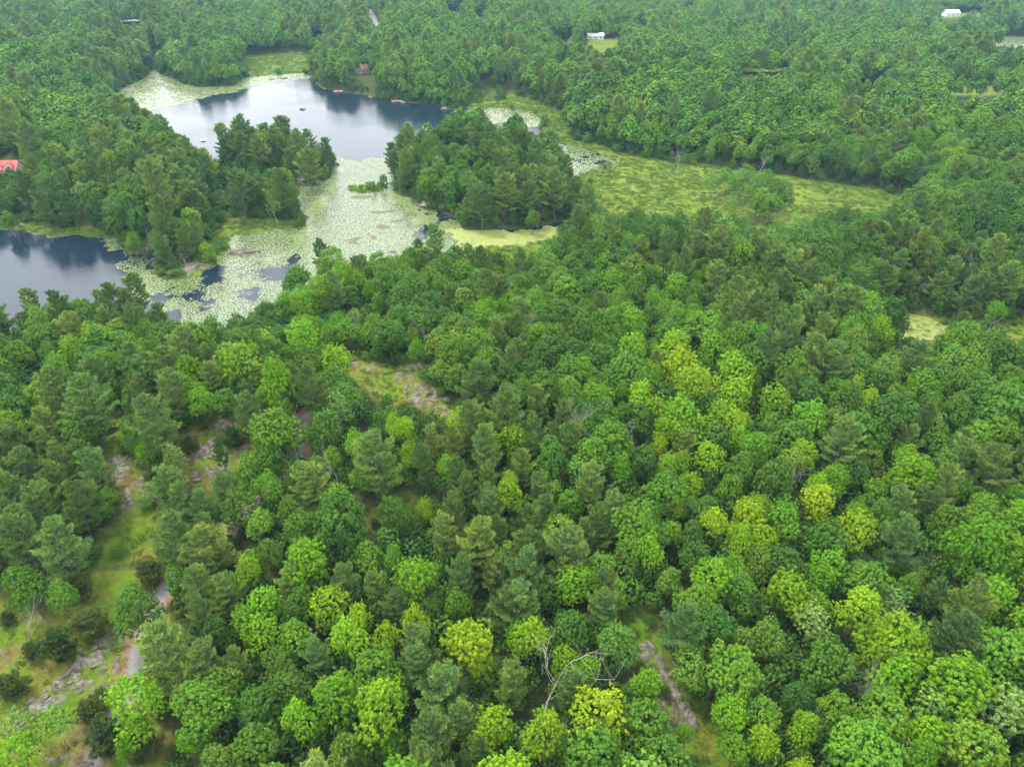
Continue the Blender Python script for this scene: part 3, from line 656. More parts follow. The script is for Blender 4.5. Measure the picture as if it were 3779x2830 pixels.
# trees one can single out: (px, py, crown diameter px, tone) at the crown's centre
HERO = """286 1313 92 oak;363 1398 118 pine;291 1517 125 maple;191 1350 76 cedar;127 1395 78 cedar;24 1482 64 cedar;69 1403 38 cedar;220 1504 40 cedar;191 1535 62 cedar;225 1588 86 cedar;352 1530 58 cedar;305 1612 72 cedar;371 1631 44 cedar
53 1265 90 green;132 1289 66 green;170 1265 66 cedar;318 1236 60 cedar;48 1575 76 pale;119 1562 62 birch;34 1631 90 maple;408 1604 52 maple;268 1626 42 maple;490 1278 72 pine;429 1265 76 pine;382 1244 50 green;440 1430 86 pine;511 1435 62 pine;469 1366 72 oak;533 1342 72 maple
435 1522 108 green;490 1470 80 green;543 1522 72 oak;546 1615 108 oak;472 1641 96 green;820 1541 138 maple;1021 1382 125 yellow;907 1249 108 maple;714 1302 86 yellow;1055 1570 100 yellow;1032 1634 72 pine;947 1482 92 pine;899 1435 76 pine;899 1390 80 pine;936 1583 112 pine;989 1557 70 pine;687 1414 62 pine;740 1255 62 pine;854 1308 62 pine;814 1270 56 pine;1106 1477 84 pine;1090 1310 78 pine
761 1376 92 maple;838 1374 66 yellow;899 1345 70 yellow;777 1329 62 yellow;605 1435 76 oak;631 1482 80 oak;655 1557 90 maple;570 1297 76 maple;570 1366 80 maple;631 1376 80 green;573 1522 92 oak;809 1456 105 green;923 1318 56 oak;992 1305 56 maple;1122 1376 60 maple;745 1628 100 green;849 1615 70 green
1240 1260 86 maple;1306 1315 72 pine;1232 1366 94 oak;1335 1382 84 oak;1152 1376 94 yellow;1221 1430 74 yellow;1274 1445 62 maple;1295 1543 122 yellow;1173 1588 112 yellow;1274 1625 118 oak;1401 1570 112 oak;1433 1640 108 oak;1393 1472 70 maple;1362 1498 46 oak;1481 1358 108 darkpine;1494 1437 74 green;1502 1297 76 green;1539 1244 90 maple;1584 1443 112 green;1576 1535 84 maple;1640 1535 76 green;1590 1615 76 maple;1645 1596 66 yellow;1481 1588 42 maple;1115 1305 92 pine;1237 1485 74 pine
1703 1281 94 yellow;1759 1345 80 pale;1855 1315 98 yellow;1931 1315 70 pale;1950 1392 146 maple;1934 1469 108 maple;2061 1376 112 darkpine;2117 1376 76 oak;2077 1482 146 maple;2151 1522 116 pale;1796 1430 108 green;1733 1573 74 yellow;1650 1602 66 yellow;1722 1504 66 oak;1807 1530 90 green;1865 1615 130 green;2143 1284 98 maple;1870 1252 90 oak;1976 1247 42 yellow;2019 1278 52 pine;1945 1623 52 pale;2104 1615 136 green;1655 1376 88 green
1677 867 80 maple;1748 904 76 maple;1727 983 70 yellow;1881 867 52 yellow;1844 838 50 yellow;1990 832 70 maple;2120 854 70 oak;1825 949 88 pine;1674 1023 92 oak;1958 1020 94 maple;1764 1076 84 yellow;1942 1095 66 pine;1945 1161 92 pine;2157 1015 92 pine;1791 1161 88 green;1852 1142 84 yellow;1648 1169 70 yellow;1695 1124 82 maple;2104 1166 140 maple;2051 1127 70 green;2122 1095 74 green;2013 880 62 oak;2074 885 60 oak;2024 920 40 pale;2077 962 52 pine;2191 1076 70 green;1892 1063 60 green;1852 1018 60 oak;1746 846 70 oak;1963 949 50 pine
1470 785 84 yellow;1452 747 74 yellow;1537 747 72 maple;1592 803 88 yellow;1592 848 72 yellow;1367 753 72 maple;1378 859 60 yellow;1439 853 56 oak;1476 904 96 maple;1436 928 64 yellow;1428 967 44 yellow;1473 999 52 yellow;1603 1007 70 green;1632 962 74 maple;1526 798 46 oak;1481 962 50 pine;1287 774 76 oak;1158 872 56 pine;1221 904 66 pine;1227 949 74 pine;1152 930 62 pine;1274 1044 76 pine;1317 1103 70 pine;1181 1103 62 pine;1120 1005 62 pine;1359 1095 50 oak;1388 986 60 oak;1492 1047 56 yellow;1492 1095 46 green;1539 1129 66 yellow;1449 1145 46 yellow;1635 1097 60 yellow;1579 1055 70 green;1105 1068 60 yellow;1552 944 70 oak;1446 1050 60 oak;1136 1129 70 pine;1264 1150 62 pine;1494 1153 56 oak
589 925 104 green;703 917 84 oak;732 705 46 maple;899 755 36 maple;664 737 56 oak;716 986 38 yellow;1000 911 56 yellow;812 991 104 pine;921 1097 42 yellow;841 1094 50 oak;584 1052 70 maple;730 1086 76 maple;1029 821 76 pine;1095 885 70 pine;974 1010 56 maple;1095 1040 46 yellow;579 991 76 oak;671 1044 76 pine;714 821 60 oak;671 827 50 maple;608 808 50 maple;730 880 60 pale;844 917 36 yellow;873 927 54 yellow;799 949 50 oak;981 959 60 pine;929 951 50 pine;886 986 50 yellow
27 912 66 yellow;329 912 104 pine;368 848 76 pine;186 869 98 pine;101 922 66 pine;164 927 64 green;305 853 52 pine;435 869 60 maple;490 869 60 oak;533 890 66 pine;371 986 50 pale;310 978 36 maple;286 959 36 oak;408 962 42 cedar;474 972 32 darkpine;501 943 46 cedar;440 911 38 cedar;337 1025 50 cedar;371 1028 46 pine;207 1012 76 pine;140 1010 66 pine;58 1012 76 pine;231 1076 46 green;119 1044 76 pine;159 1084 88 pine;93 1086 80 pine;27 1070 80 pine;201 726 56 yellow;151 752 50 yellow;122 792 60 maple;281 745 50 yellow;291 787 66 pine;209 811 60 pine;355 795 50 oak;424 739 104 green;379 721 22 yellow;114 962 36 yellow;61 853 36 yellow;440 1097 66 pine;517 1097 80 oak;384 1086 66 pine;490 1057 60 pine;543 1004 74 green;80 694 56 green
730 1115 120 oak;870 1115 54 oak;780 1030 50 green;965 1150 76 pine;1140 1135 70 pine;130 1170 108 pine;50 1130 80 pine;370 1160 88 pine;560 1130 62 green;1300 1135 76 pine;1500 1205 74 oak
484 322 40 darkpine;520 312 50 pine;592 292 26 darkpine;640 308 56 pine;700 322 44 darkpine;665 352 62 pine;560 318 50 pine;608 402 78 pine;520 402 70 pine;512 436 46 darkpine;590 432 52 birch;610 285 38 pine;560 400 60 oak
870 303 26 darkpine;846 333 46 darkpine;925 385 60 green;970 402 54 oak;975 282 60 oak;1040 275 78 oak;1110 272 60 oak;1155 322 34 maple;1017 325 24 maple;1100 312 40 green;985 325 40 green;1040 430 66 pine;1090 412 70 pine;1140 422 60 pine;1200 402 78 pine;1250 412 58 pine;1150 470 36 green;1275 405 30 pine;900 330 44 green;935 345 50 oak;1010 385 50 oak;1060 375 56 oak;950 355 40 pale;1180 345 44 pale;1110 370 50 green;1170 380 44 oak;1075 340 30 darkpine;1125 345 36 darkpine
200 405 60 oak;175 412 40 pale;320 395 60 oak;60 400 62 darkpine;110 410 70 darkpine;300 470 66 oak;345 470 60 green;395 520 46 pine;420 508 46 pine;445 540 34 green;90 440 60 pine;30 420 50 oak;285 520 40 green;240 345 50 yellow;175 330 60 green;55 330 40 maple;290 350 50 pine;400 420 60 pine;426 442 54 darkpine;210 450 60 oak;250 440 56 oak;380 360 60 pine;414 374 50 darkpine;150 440 56 darkpine;20 470 40 green
1545 392 40 birch;1572 378 38 green;1590 392 44 birch;1612 372 40 green;1625 400 46 birch;1655 385 50 green;1640 425 50 green;1668 438 56 green;1690 415 52 green;1535 388 34 birch;1560 382 36 birch;1600 384 44 birch;1640 392 50 birch;1675 410 52 green;1650 430 56 green;1580 400 36 birch;1620 420 44 birch
695 545 50 pine;710 560 60 green;70 655 50 pine;215 650 30 pine;290 625 54 pine;120 665 50 green;170 665 40 green;795 405 10 shrub;780 406 8 shrub;808 404 8 shrub;640 600 60 oak;1355 498 60 oak;1300 500 56 maple;1405 500 60 oak;1268 488 34 darkpine;1440 532 66 pine;1505 536 64 pine;1300 530 86 oak;1250 570 70 oak;1360 580 80 green;1330 610 60 maple;1180 560 60 green""".replace('\n', ';').split(';')

KIND_SPEC = {'oak': ('oak_tree', 'oak'), 'maple': ('maple_tree', 'maple'), 'pine': ('pine_tree', 'pine'), 'birch': ('birch_tree', 'birch'), 'cedar': ('juniper_bush', 'juniper'), 'shrub': ('shrub', 'shrub')}
trees = []            # dict rows: x y z tone kind dia Ht px py hero
for h in HERO:
    a, b, dpx, tone = h.split(); a, b, dpx = float(a), float(b), float(dpx)
    if b < 560: dpx *= .84
    kind = TONE_KIND[tone]
    dia = 8.0
    for _ in range(3):
        Ht = {'oak': dia*1.2+3.2, 'maple': dia*1.2+3.8, 'pine': dia*1.25+4.6, 'birch': dia*1.2+4.5, 'cedar': dia*.95, 'shrub': dia*.8}[kind]
        hc = Ht*(.55 if kind in ('cedar', 'shrub') else .68)
        x, y = at_ground(np.array([a]), np.array([b]), hc); z = float(np.maximum(height(x, y), 0)[0]); x = float(x[0]); y = float(y[0])
        d = project(x, y, z+hc)[2]; dia = dpx*d/FPX*1.04
        if kind == 'cedar': dia = min(dia, 7.5)
        dia = min(dia, 13.5)
    trees.append(dict(x=x, y=y, z=z, tone=tone, kind=kind, dia=dia, Ht=Ht, hero=True))
hx = np.array([t['x'] for t in trees]); hy = np.array([t['y'] for t in trees]); hr = np.array([t['dia'] for t in trees])/2
# the rest of the forest: jittered triangular lattice, spacing grows a little with distance
def scatter(step, rmin, rmax, ang=56):
    X = np.arange(-rmax*math.sin(math.radians(ang)), rmax*math.sin(math.radians(ang)), step); Y = np.arange(-30, rmax, step*.87)
    gx, gy = np.meshgrid(X, Y); gx = gx + (np.arange(len(Y)) % 2)[:, None]*step*.5
    gx = (gx+RNG.uniform(-.34, .34, gx.shape)*step).ravel(); gy = (gy+RNG.uniform(-.34, .34, gy.shape)*step).ravel()
    r = np.hypot(gx, gy+25); a = np.abs(np.degrees(np.arctan2(gx, gy+25)))
    k = (r > rmin) & (r <= rmax) & (a < ang); return gx[k], gy[k]
STEPS = (4.7, 6.2, 7.4)
parts_ = [scatter(4.7, 30, 290), scatter(6.2, 290, 650), scatter(7.4, 650, 2000)]
gx = np.concatenate([p[0] for p in parts_]); gy = np.concatenate([p[1] for p in parts_])
step = np.concatenate([np.full(len(p[0]), s) for p, s in zip(parts_, STEPS)])
sd = land_sd(gx, gy); cs = clear_sd(gx, gy); ms = marsh_in(gx, gy); rd = np.minimum(line_d(ROAD[:7], gx, gy), line_d(ROAD_FAR, gx, gy)-3); rd2 = line_d(ROAD[6:], gx, gy)
keep = (sd > 1.6) & (cs > .8) & (ms < .3) & (rd > 2.6) & (rd2 > .9)
keep &= fbm(gx/23, gy/23, 211, 3) > .25
gx, gy, step = gx[keep], gy[keep], step[keep]
gz = np.maximum(height(gx, gy), 0)
ppx, ppy, _ = project(gx, gy, gz+9)
LETA = np.array([[c for c in r] for r in SPMAP])
jx = ppx + RNG.normal(0, 26, len(gx)); jy = ppy + RNG.normal(0, 22, len(gx))
ci = np.clip((jx/79).astype(int), 0, 27); ri = np.clip((jy/79).astype(int), 0, 20)
letter = LETA[ri, ci]
pg = fbm(gx/38, gy/38, 301, 3); rnd = RNG.random(len(gx))
letter = np.where((rnd < .16), np.array(list('OGGMPOGB'))[RNG.integers(0, 8, len(gx))], letter)
letter = np.where((letter == 'C') & (rnd < .5), 'G', letter)
letter = np.where((ppy < 400) & (rnd < .30), np.where(pg > .52, 'O', np.where(pg > .44, 'G', 'P')), letter)
letter = np.where((ppy < 330) & (rnd > .96), 'B', letter)
big = RNG.random(len(gx))
# ground or water that the photograph shows open: no crown stands in front of it
OPEN = [np.array(p, float) for p in [
 [(440,368),(480,370),(488,400),(496,455),(504,494),(474,500),(458,450),(444,405)], [(470,345),(600,338),(600,352),(470,358)],
 [(0,500),(150,512),(215,512),(262,545),(345,602),(440,600),(560,560),(650,540),(640,560),(600,590),(560,632),(500,665),(410,690),(395,668),(345,640),(300,632),(200,638),(100,632),(0,648)],
 [(735,335),(830,345),(845,400),(905,450),(1000,500),(1130,545),(1060,535),(1000,525),(940,520),(860,518),(800,528),(760,540),(650,535),(655,490),(700,430),(735,395)],
 [(240,210),(335,158),(430,195),(530,175),(665,165),(690,195),(790,212),(940,235),(1005,245),(950,262),(890,285),(870,290),(845,330),(735,340),(720,300),(690,290),(640,285),(590,275),(480,290),(440,330),(400,300),(350,255),(300,225)],
 [(1240,320),(1300,335),(1500,368),(1540,385),(1510,420),(1600,455),(1700,470),(1700,500),(1640,496),(1560,472),(1300,466),(1240,410)], [(1715,395),(1890,410),(1978,440),(1965,464),(1800,458),(1730,478),(1712,440)],
 [(225,508),(300,525),(400,545),(432,600),(340,602),(262,550)], [(640,385),(690,380),(690,400),(640,404)], [(915,425),(955,425),(955,450),(915,450)],
 [(1010,502),(1180,496),(1215,485),(1190,515),(1100,535),(1050,520)],
 [(735,785),(900,795),(935,830),(1000,890),(960,905),(880,880),(840,865),(790,830),(745,815)],
 [(245,905),(282,895),(285,1000),(318,1020),(318,1075),(335,1110),(340,1180),(330,1230),(210,1220),(245,1150),(270,1090),(245,1040),(235,990)],
 [(395,950),(440,920),(500,903),(525,940),(570,960),(560,990),(500,1030),(440,1050),(400,1030),(405,980)],
 [(0,1310),(150,1315),(200,1230),(350,1230),(330,1290),(300,1400),(270,1490),(250,1560),(150,1650),(0,1657)],
 [(1350,1330),(1395,1330),(1425,1400),(1450,1450),(1490,1540),(1500,1640),(1470,1640),(1440,1560),(1415,1470),(1395,1400)],
 [(790,1095),(850,1085),(900,1095),(920,1115),(850,1125),(800,1120)], [(1912,690),(1960,682),(2050,705),(2075,720),(2000,745),(1930,740),(1905,715)],
 [(340,1270),(365,1265),(370,1300),(340,1330)], [(300,1400),(314,1400),(312,1480),(275,1485)], [(638,925),(656,925),(656,985),(638,985)],
 [(1025,240),(1090,235),(1165,250),(1160,270),(1100,262),(1060,262)], [(1040,205),(1080,205),(1190,245),(1200,300),(1170,290),(1100,250),(1040,235)],
 [(535,130),(660,122),(665,155),(540,165)], [(1375,555),(1420,555),(1480,580),(1440,592),(1395,570)], [(0,765),(70,755),(72,782),(0,785)],
 [(1260,84),(1338,80),(1345,110),(1275,115)], [(245,40),(298,38),(298,52),(245,50)], [(2145,84),(2300,82),(2300,105),(2170,100)], [(-20,345),(50,345),(44,372),(-20,376)],
 [(765,140),(800,140),(798,158),(768,158)], [(1262,70),(1305,70),(1305,86),(1262,86)], [(2030,22),(2120,22),(2120,38),(2030,40)], [(798,24),(812,24),(818,50),(804,50)], [(1850,192),(1905,192),(1900,206),(1855,206)],
 [(2050,190),(2160,190),(2160,203),(2050,203)], [(1590,140),(1700,138),(1700,152),(1600,154)], [(1200,70),(1228,70),(1228,78),(1200,78)], [(672,60),(692,60),(692,68),(672,68)], [(1025,20),(1050,20),(1050,28),(1025,28)], [(968,10),(992,10),(992,26),(968,26)]]]
def open_view(x, y, z, dia, Ht):
    hit = np.zeros(np.shape(x), bool)
    for fz, fx in ((.93, 0), (.62, -.33), (.62, .33), (.7, 0)):
        a_, b_, _ = project(x+dia*fx, y, z+Ht*fz)
        for p in OPEN:
            ext = p.max(0)-p.min(0)
            if min(ext) < 32 and p[:, 1].max() < 380: hit |= sdf(p, a_, b_, 40) < .36*dia*FPX/np.maximum(_, 1)-1   # small far openings: whole crowns clear of them
            else: hit |= sdf(p, a_, b_, 5) < -1
    return hit
ov = open_view(gx, gy, gz, step*1.15, step*1.25+7.5)
gx, gy, gz, step, ppx, ppy, letter, big, sd, cs = [q[~ov] for q in (gx, gy, gz, step, ppx, ppy, letter, big, np.where(True, land_sd(gx, gy), 0), clear_sd(gx, gy))]
for i in range(len(gx)):
    x, y = gx[i], gy[i]; L = letter[i]; L = 'G' if (L == 'O' and big[i] < .42) else L; tone = LET[L]; kind = TONE_KIND[tone]
    dia = step[i]*(.76+.84*big[i]**1.7)*1.22
    if kind == 'birch': dia *= .85
    if kind == 'cedar': dia = 2.5+2*big[i]
    if y < 420:
        dd = np.hypot(hx-x, hy-y) - hr*.80
        if dd.min() < dia*.26: continue
    near_edge = sd[i] < 6 or cs[i] < 4
    Ht = {'oak': dia*1.1+4.0, 'maple': dia*1.15+4.4, 'pine': dia*1.2+5.5, 'birch': dia*1.2+5.0, 'cedar': dia*.95}[kind]
    Ht *= RNG.uniform(.84, 1.14)
    if RNG.random() < .05: Ht *= 1.22
    if near_edge: Ht *= .80; dia *= .85
    trees.append(dict(x=x, y=y, z=gz[i], tone=tone, kind=kind, dia=dia, Ht=Ht, hero=False))
# scattered junipers, bushes and saplings on the clearings, marsh edges and shores
def edge_plants(n, lo, hi, yr, kinds, dia_r):
    x = RNG.uniform(-400, 400, n); y = RNG.uniform(*yr, n); k = np.abs(x) < .9*y+20; x = x[k]; y = y[k]
    s = land_sd(x, y); c = clear_sd(x, y); r = line_d(ROAD, x, y); m = marsh_in(x, y); e = np.where(c < 0, -c, 99)
    k = (s > lo) & (r > 3.2) & (((s < hi) & (m < .3)) | (c < 1.0)) ; x, y, c = x[k], y[k], c[k]
    z = np.maximum(height(x, y), 0)
    for i in range(len(x)):
        if c[i] < -2.5 and RNG.random() > .12: continue
        tone = random.choice(kinds); dia = RNG.uniform(*dia_r)
        dd = np.hypot(hx-x[i], hy-y[i]) - hr
        if dd.min() < .2: continue
        trees.append(dict(x=x[i], y=y[i], z=z[i], tone=tone, kind=TONE_KIND[tone], dia=dia, Ht=dia*.8, hero=False))
edge_plants(8000, .3, 5, (45, 260), ['shrub', 'shrub', 'cedar', 'green'], (1.4, 3.2))
def rim(n, yr):
    x = RNG.uniform(-700, 700, n); y = RNG.uniform(*yr, n); k = np.abs(x) < .9*y+20; x = x[k]; y = y[k]; s = land_sd(x, y); k = (s > .5) & (s < 40); x, y, s = x[k], y[k], s[k]
    wx, wy = warp(x, y); m = np.minimum.reduce([sdf(p, wx, wy) for p in MARSH]); c = clear_sd(x, y)
    k = ((m > -1) & ((m < 7) | (s < 5)) | ((c > -.5) & (c < 4))) & (line_d(ROAD, x, y) > 3); x, y, s = x[k], y[k], s[k]; z = np.maximum(height(x, y), 0)
    ov = open_view(x, y, z, 1.5, 1.5) & (y < 200)
    for i in range(len(x)):
        if ov[i]: continue
        dia = RNG.uniform(2.2, 5.5); trees.append(dict(x=x[i], y=y[i], z=z[i], tone=random.choice(['shrub', 'shrub', 'undergreen']), kind='shrub', dia=dia, Ht=dia*RNG.uniform(.6, 1.25), hero=False, under=True))
rim(60000, (90, 760))
def understorey(step, rmin, rmax):
    x, y = scatter(step, rmin, rmax); s = land_sd(x, y); c = clear_sd(x, y); m = marsh_in(x, y); r = np.minimum(line_d(ROAD, x, y), line_d(ROAD_FAR, x, y)-3)
    k = (s > 1) & (c > .2) & (m < .2) & (r > 2.2); x, y = x[k], y[k]; z = np.maximum(height(x, y), 0)
    for i in range(len(x)):
        dia = RNG.uniform(2.6, 5.2); trees.append(dict(x=x[i], y=y[i], z=z[i], tone=random.choice(['shrub', 'shrub', 'undergreen']), kind='shrub', dia=dia, Ht=dia*RNG.uniform(.8, 1.5), hero=False, under=True))
understorey(4.2, 30, 260); understorey(5.2, 260, 520)
print('trees', len(trees))
# bare trees: (px, py at mid height, height px, spread)
DEAD = [(1173,1510,120,1.1),(1576,1482,55,.9),(72,1273,62,.9),(50,1376,60,.6),(13,1425,48,.6),(112,1412,56,1.1),(1844,1510,75,.6),(1902,1530,80,.6),(1976,1262,45,.6),(1717,1071,70,.9),(660,935,62,.9),(1227,925,110,.35),(1360,955,55,.8),
        (780,735,36,.7),(490,745,55,.9),(2078,632,34,.9),(1985,632,34,.6),(1385,690,36,.7),(1120,745,60,.5),(520,1215,60,1.2),(1112,700,50,.5),(345,545,40,.9),(408,600,44,.7),(1705,440,46,.5),(1160,470,40,.9),(2140,735,60,.8),(1510,505,50,.8),
        (1000,560,46,.5),(1470,180,34,.8),(1430,180,30,.8),(740,1035,70,.6),(925,735,45,.5),(1650,180,36,.8),(1200,190,26,.8),(690,755,34,.6),(2102,590,44,.6),(1466,345,56,.4),(1640,355,50,.4),(300,1640,40,1.0),(520,1610,40,.6)]
dead_rows = []
for a, b, hp, sp in DEAD:
    Ht = 9.
    for _ in range(3):
        x, y = at_ground(np.array([a]), np.array([b]), Ht*.6); z = float(np.maximum(height(x, y), 0)[0]); x = float(x[0]); y = float(y[0])
        d = project(x, y, z+Ht*.6)[2]
        Ht = max(3, min(13, hp*d/FPX/.9))
    lift = 3.5 if (b > 500 and sp < 1) or a == 1173 else 0
    dead_rows.append((x, y, z, Ht+lift, sp))
DR = np.array([(r[0], r[1]) for r in dead_rows])
trees = [t for t in trees if t['hero'] or t['y'] > 450 or np.hypot(DR[:, 0]-t['x'], DR[:, 1]-t['y']).min() > t['dia']*.30+.9]

# which ones are individuals: the 300 of each kind that show largest in the frame
for t in trees:
    px, py, d = project(t['x'], t['y'], t['z']+t['Ht']*.6); t['px'], t['py'], t['d'] = px, py, d
    t['inside'] = not t.get('under') and -25 < px < 2237 and 0 < py < 1700 and d > 0
    t['show'] = t['dia']/max(d, 1)
single = []; rest = []
for kind in ('oak', 'maple', 'pine', 'birch', 'cedar', 'shrub'):
    ks = [t for t in trees if t['kind'] == kind]
    a = sorted([t for t in ks if t['inside']], key=lambda t: -t['show'])
    single += a[:300]; s = set(map(id, a[:300])); rest += [t for t in ks if id(t) not in s]

# words for the labels -------------------------------------------------------------
LAND = [(286,1313,'the round bush beside the gravel track'),(300,1440,'the lower gravel track'),(345,1280,'the bend of the gravel track'),(180,1435,'the rocky ledge in the corner meadow'),
 (1173,1505,'the bleached dead tree'),(1440,1480,'the rocky cleft'),(1380,1350,'the top of the rocky cleft'),(870,830,'the mossy granite knoll'),(960,890,'the lower rocks of the knoll'),(650,950,'the dark gap with the road'),
 (460,990,'the rocky ridge clearing'),(270,1030,'the bare stony slope'),(270,1160,'the grassy strip above the meadow'),(850,1110,'the small brown clearing'),(1990,705,'the yellow green forest pond'),(1420,575,'the brown rock shelf'),
 (1120,510,'the duckweed backwater'),(1640,420,'the birch clump in the marsh'),(1400,420,'the big green marsh'),(1850,440,'the eastern end of the marsh'),(935,436,'the pink cliff of the knoll island'),(1000,345,'the mossy top of the knoll island'),
 (590,300,'the small pine island'),(600,450,'the green tip of the pine island'),(665,388,'the pink rock of the pine island'),(405,580,'the rocky point of the peninsula'),(100,560,'the dark lake'),(20,360,'the red roofed house'),
 (250,330,'the crest of the left peninsula'),(700,560,'the lily channel'),(500,690,'the near shore of the lily channel'),(35,770,'the lawn at the left edge'),(960,725,'the little gap in the canopy'),(120,690,'the near shore of the dark lake'),
 (1227,925,'the tall dead snag'),(1720,1072,'the bare branches at right'),(1870,1520,'the thin bare trees at lower right'),(1600,1300,'the black hollow in the canopy'),(1480,790,'the yellow maples on the right slope'),(2100,1170,'the huge green crown at right'),
 (1950,1400,'the huge bright crown at lower right'),(820,1541,'the spiky bright maple'),(1021,1382,'the wide yellow maple'),(780,150,'the brown roofed cottage'),(430,130,'the wooded point in the lake'),(810,40,'the far road'),(1285,80,'the far white houses'),(2050,30,'the far white barn'),
 (1650,150,'the far pool'),(2160,90,'the far right lake'),(140,900,'the pine slope at left'),(1300,200,'the wood beyond the lake'),(1900,250,'the wood beyond the marsh'),(1560,980,'the middle of the right slope'),(1800,950,'the right hillside'),(640,640,'the point of the near shore'),
 (900,650,'the woods in front of the channel'),(1150,640,'the swampy shrubs'),(1250,620,'the broad oaks at the centre'),(1700,560,'the pines below the marsh'),(1000,1220,'the middle pine belt'),(520,1300,'the wood right of the track'),(720,1250,'the lower left slope'),(150,1200,'the pine grove at left'),
 (2180,820,'the right edge above the slope'),(1900,830,'the slope under the pond'),(1350,1200,'the lower middle slope'),(600,760,'the wood left of the knoll'),(1150,820,'the hollow right of the knoll'),(250,800,'the yellow patched wood at left'),(30,930,'the yellow maple on the left edge')]
TW = {'oak': 'dark green', 'green': 'mid green', 'maple': 'bright green', 'yellow': 'yellow green', 'pine': 'olive', 'darkpine': 'dark', 'birch': 'light green', 'pale': 'pale silvery', 'cedar': 'dull olive', 'undergreen': 'low', 'shrub': 'low leafy'}
KW = {'oak': 'broadleaf oak', 'maple': 'maple', 'pine': 'feathery pine', 'birch': 'slender birch', 'cedar': 'juniper bush', 'shrub': 'shrub'}
ORD = ['first', 'second', 'third', 'fourth', 'fifth', 'sixth', 'seventh', 'eighth', 'ninth', 'tenth', 'eleventh', 'twelfth', 'thirteenth', 'fourteenth', 'fifteenth', 'sixteenth', 'seventeenth', 'eighteenth', 'nineteenth', 'twentieth', 'twenty-first', 'twenty-second', 'twenty-third', 'twenty-fourth', 'twenty-fifth', 'twenty-sixth', 'twenty-seventh', 'twenty-eighth']
def short(l):
    w = l.split()
    while len(l.split()) > 16:
        for x in ('the', 'of', 'in', 'broadleaf', 'feathery', 'just'):
            w = l.split()
            if x in w[1:]: i = len(w)-1-w[::-1].index(x); del w[i]; l = ' '.join(w); break
        else: break
    return l
def where_words(px, py):
    best = min(LAND, key=lambda l: (l[0]-px)**2 + (1.6*(l[1]-py))**2); dx, dy = px-best[0], py-best[1]; r = math.hypot(dx, dy)
    if r < 24: w_ = 'right at'
    elif abs(dx) > abs(dy)*1.3: w_ = ('just ' if r < 70 else '') + ('right of' if dx > 0 else 'left of')
    else: w_ = ('just ' if r < 60 else '') + ('below' if dy > 0 else 'above')
    return w_+' '+best[2]
def size_word(t, kinds={'cedar', 'shrub'}):
    if t['kind'] in kinds: return ''
    return 'wide ' if t['dia'] > 8.3 else ('narrow ' if t['dia'] < 5.2 else '')
bylab = {}
for t in single:
    l = '%s%s %s %s' % (size_word(t), TW[t['tone']], KW[t['kind']], where_words(t['px'], t['py'])); bylab.setdefault(l, []).append(t)
for l, ts in bylab.items():
    if len(ts) == 1: ts[0]['label'] = l; continue
    ts.sort(key=lambda t: t['px']); n = len(ts)
    for i, t in enumerate(ts):
        if n == 2: t['label'] = l+', '+('left one' if i == 0 else 'right one')
        else: t['label'] = l+', '+('leftmost' if i == 0 else 'rightmost' if i == n-1 else ORD[min(i, 27)]+' one')
GROUPW = {'oak': 'oaks and other dark broadleaf trees', 'maple': 'maples in the forest', 'pine': 'pines in the forest', 'birch': 'birches in the forest', 'cedar': 'junipers on the open ground', 'shrub': 'shrubs on open ground and shores'}
def tint_of(t):
    c = random.choice(TONES[t['tone']]); v = random.uniform(.80, 1.20); h = random.uniform(-.10, .08)
    return (c[0]*v*(1+h)*.93, c[1]*v, c[2]*v*(1-h)*.8)
for t in single:
    me, tr, dia, Ht, hc = random.choice(PROTO['big'+t['kind'] if t['dia'] > 9.6 and t['kind'] in ('oak', 'maple') else t['kind']]); nm, cat = KIND_SPEC[t['kind']]
    r = bpy.data.objects.new(nm, None); COL.objects.link(r); r.empty_display_size = .5
    s = t['dia']/dia; r.location = (t['x'], t['y'], t['z']); r.rotation_euler = (random.gauss(0, .03), random.gauss(0, .03), random.uniform(0, 6.28))
    r.scale = (s*random.uniform(.84, 1.14), s*random.uniform(.84, 1.14), t['Ht']/Ht)
    tag(r, short(t['label']), 'bush' if t['kind'] in ('cedar', 'shrub') else 'tree', GROUPW[t['kind']])
    o = link('crown', me, r); o['tint'] = tint_of(t)
    link('trunk', tr, r)
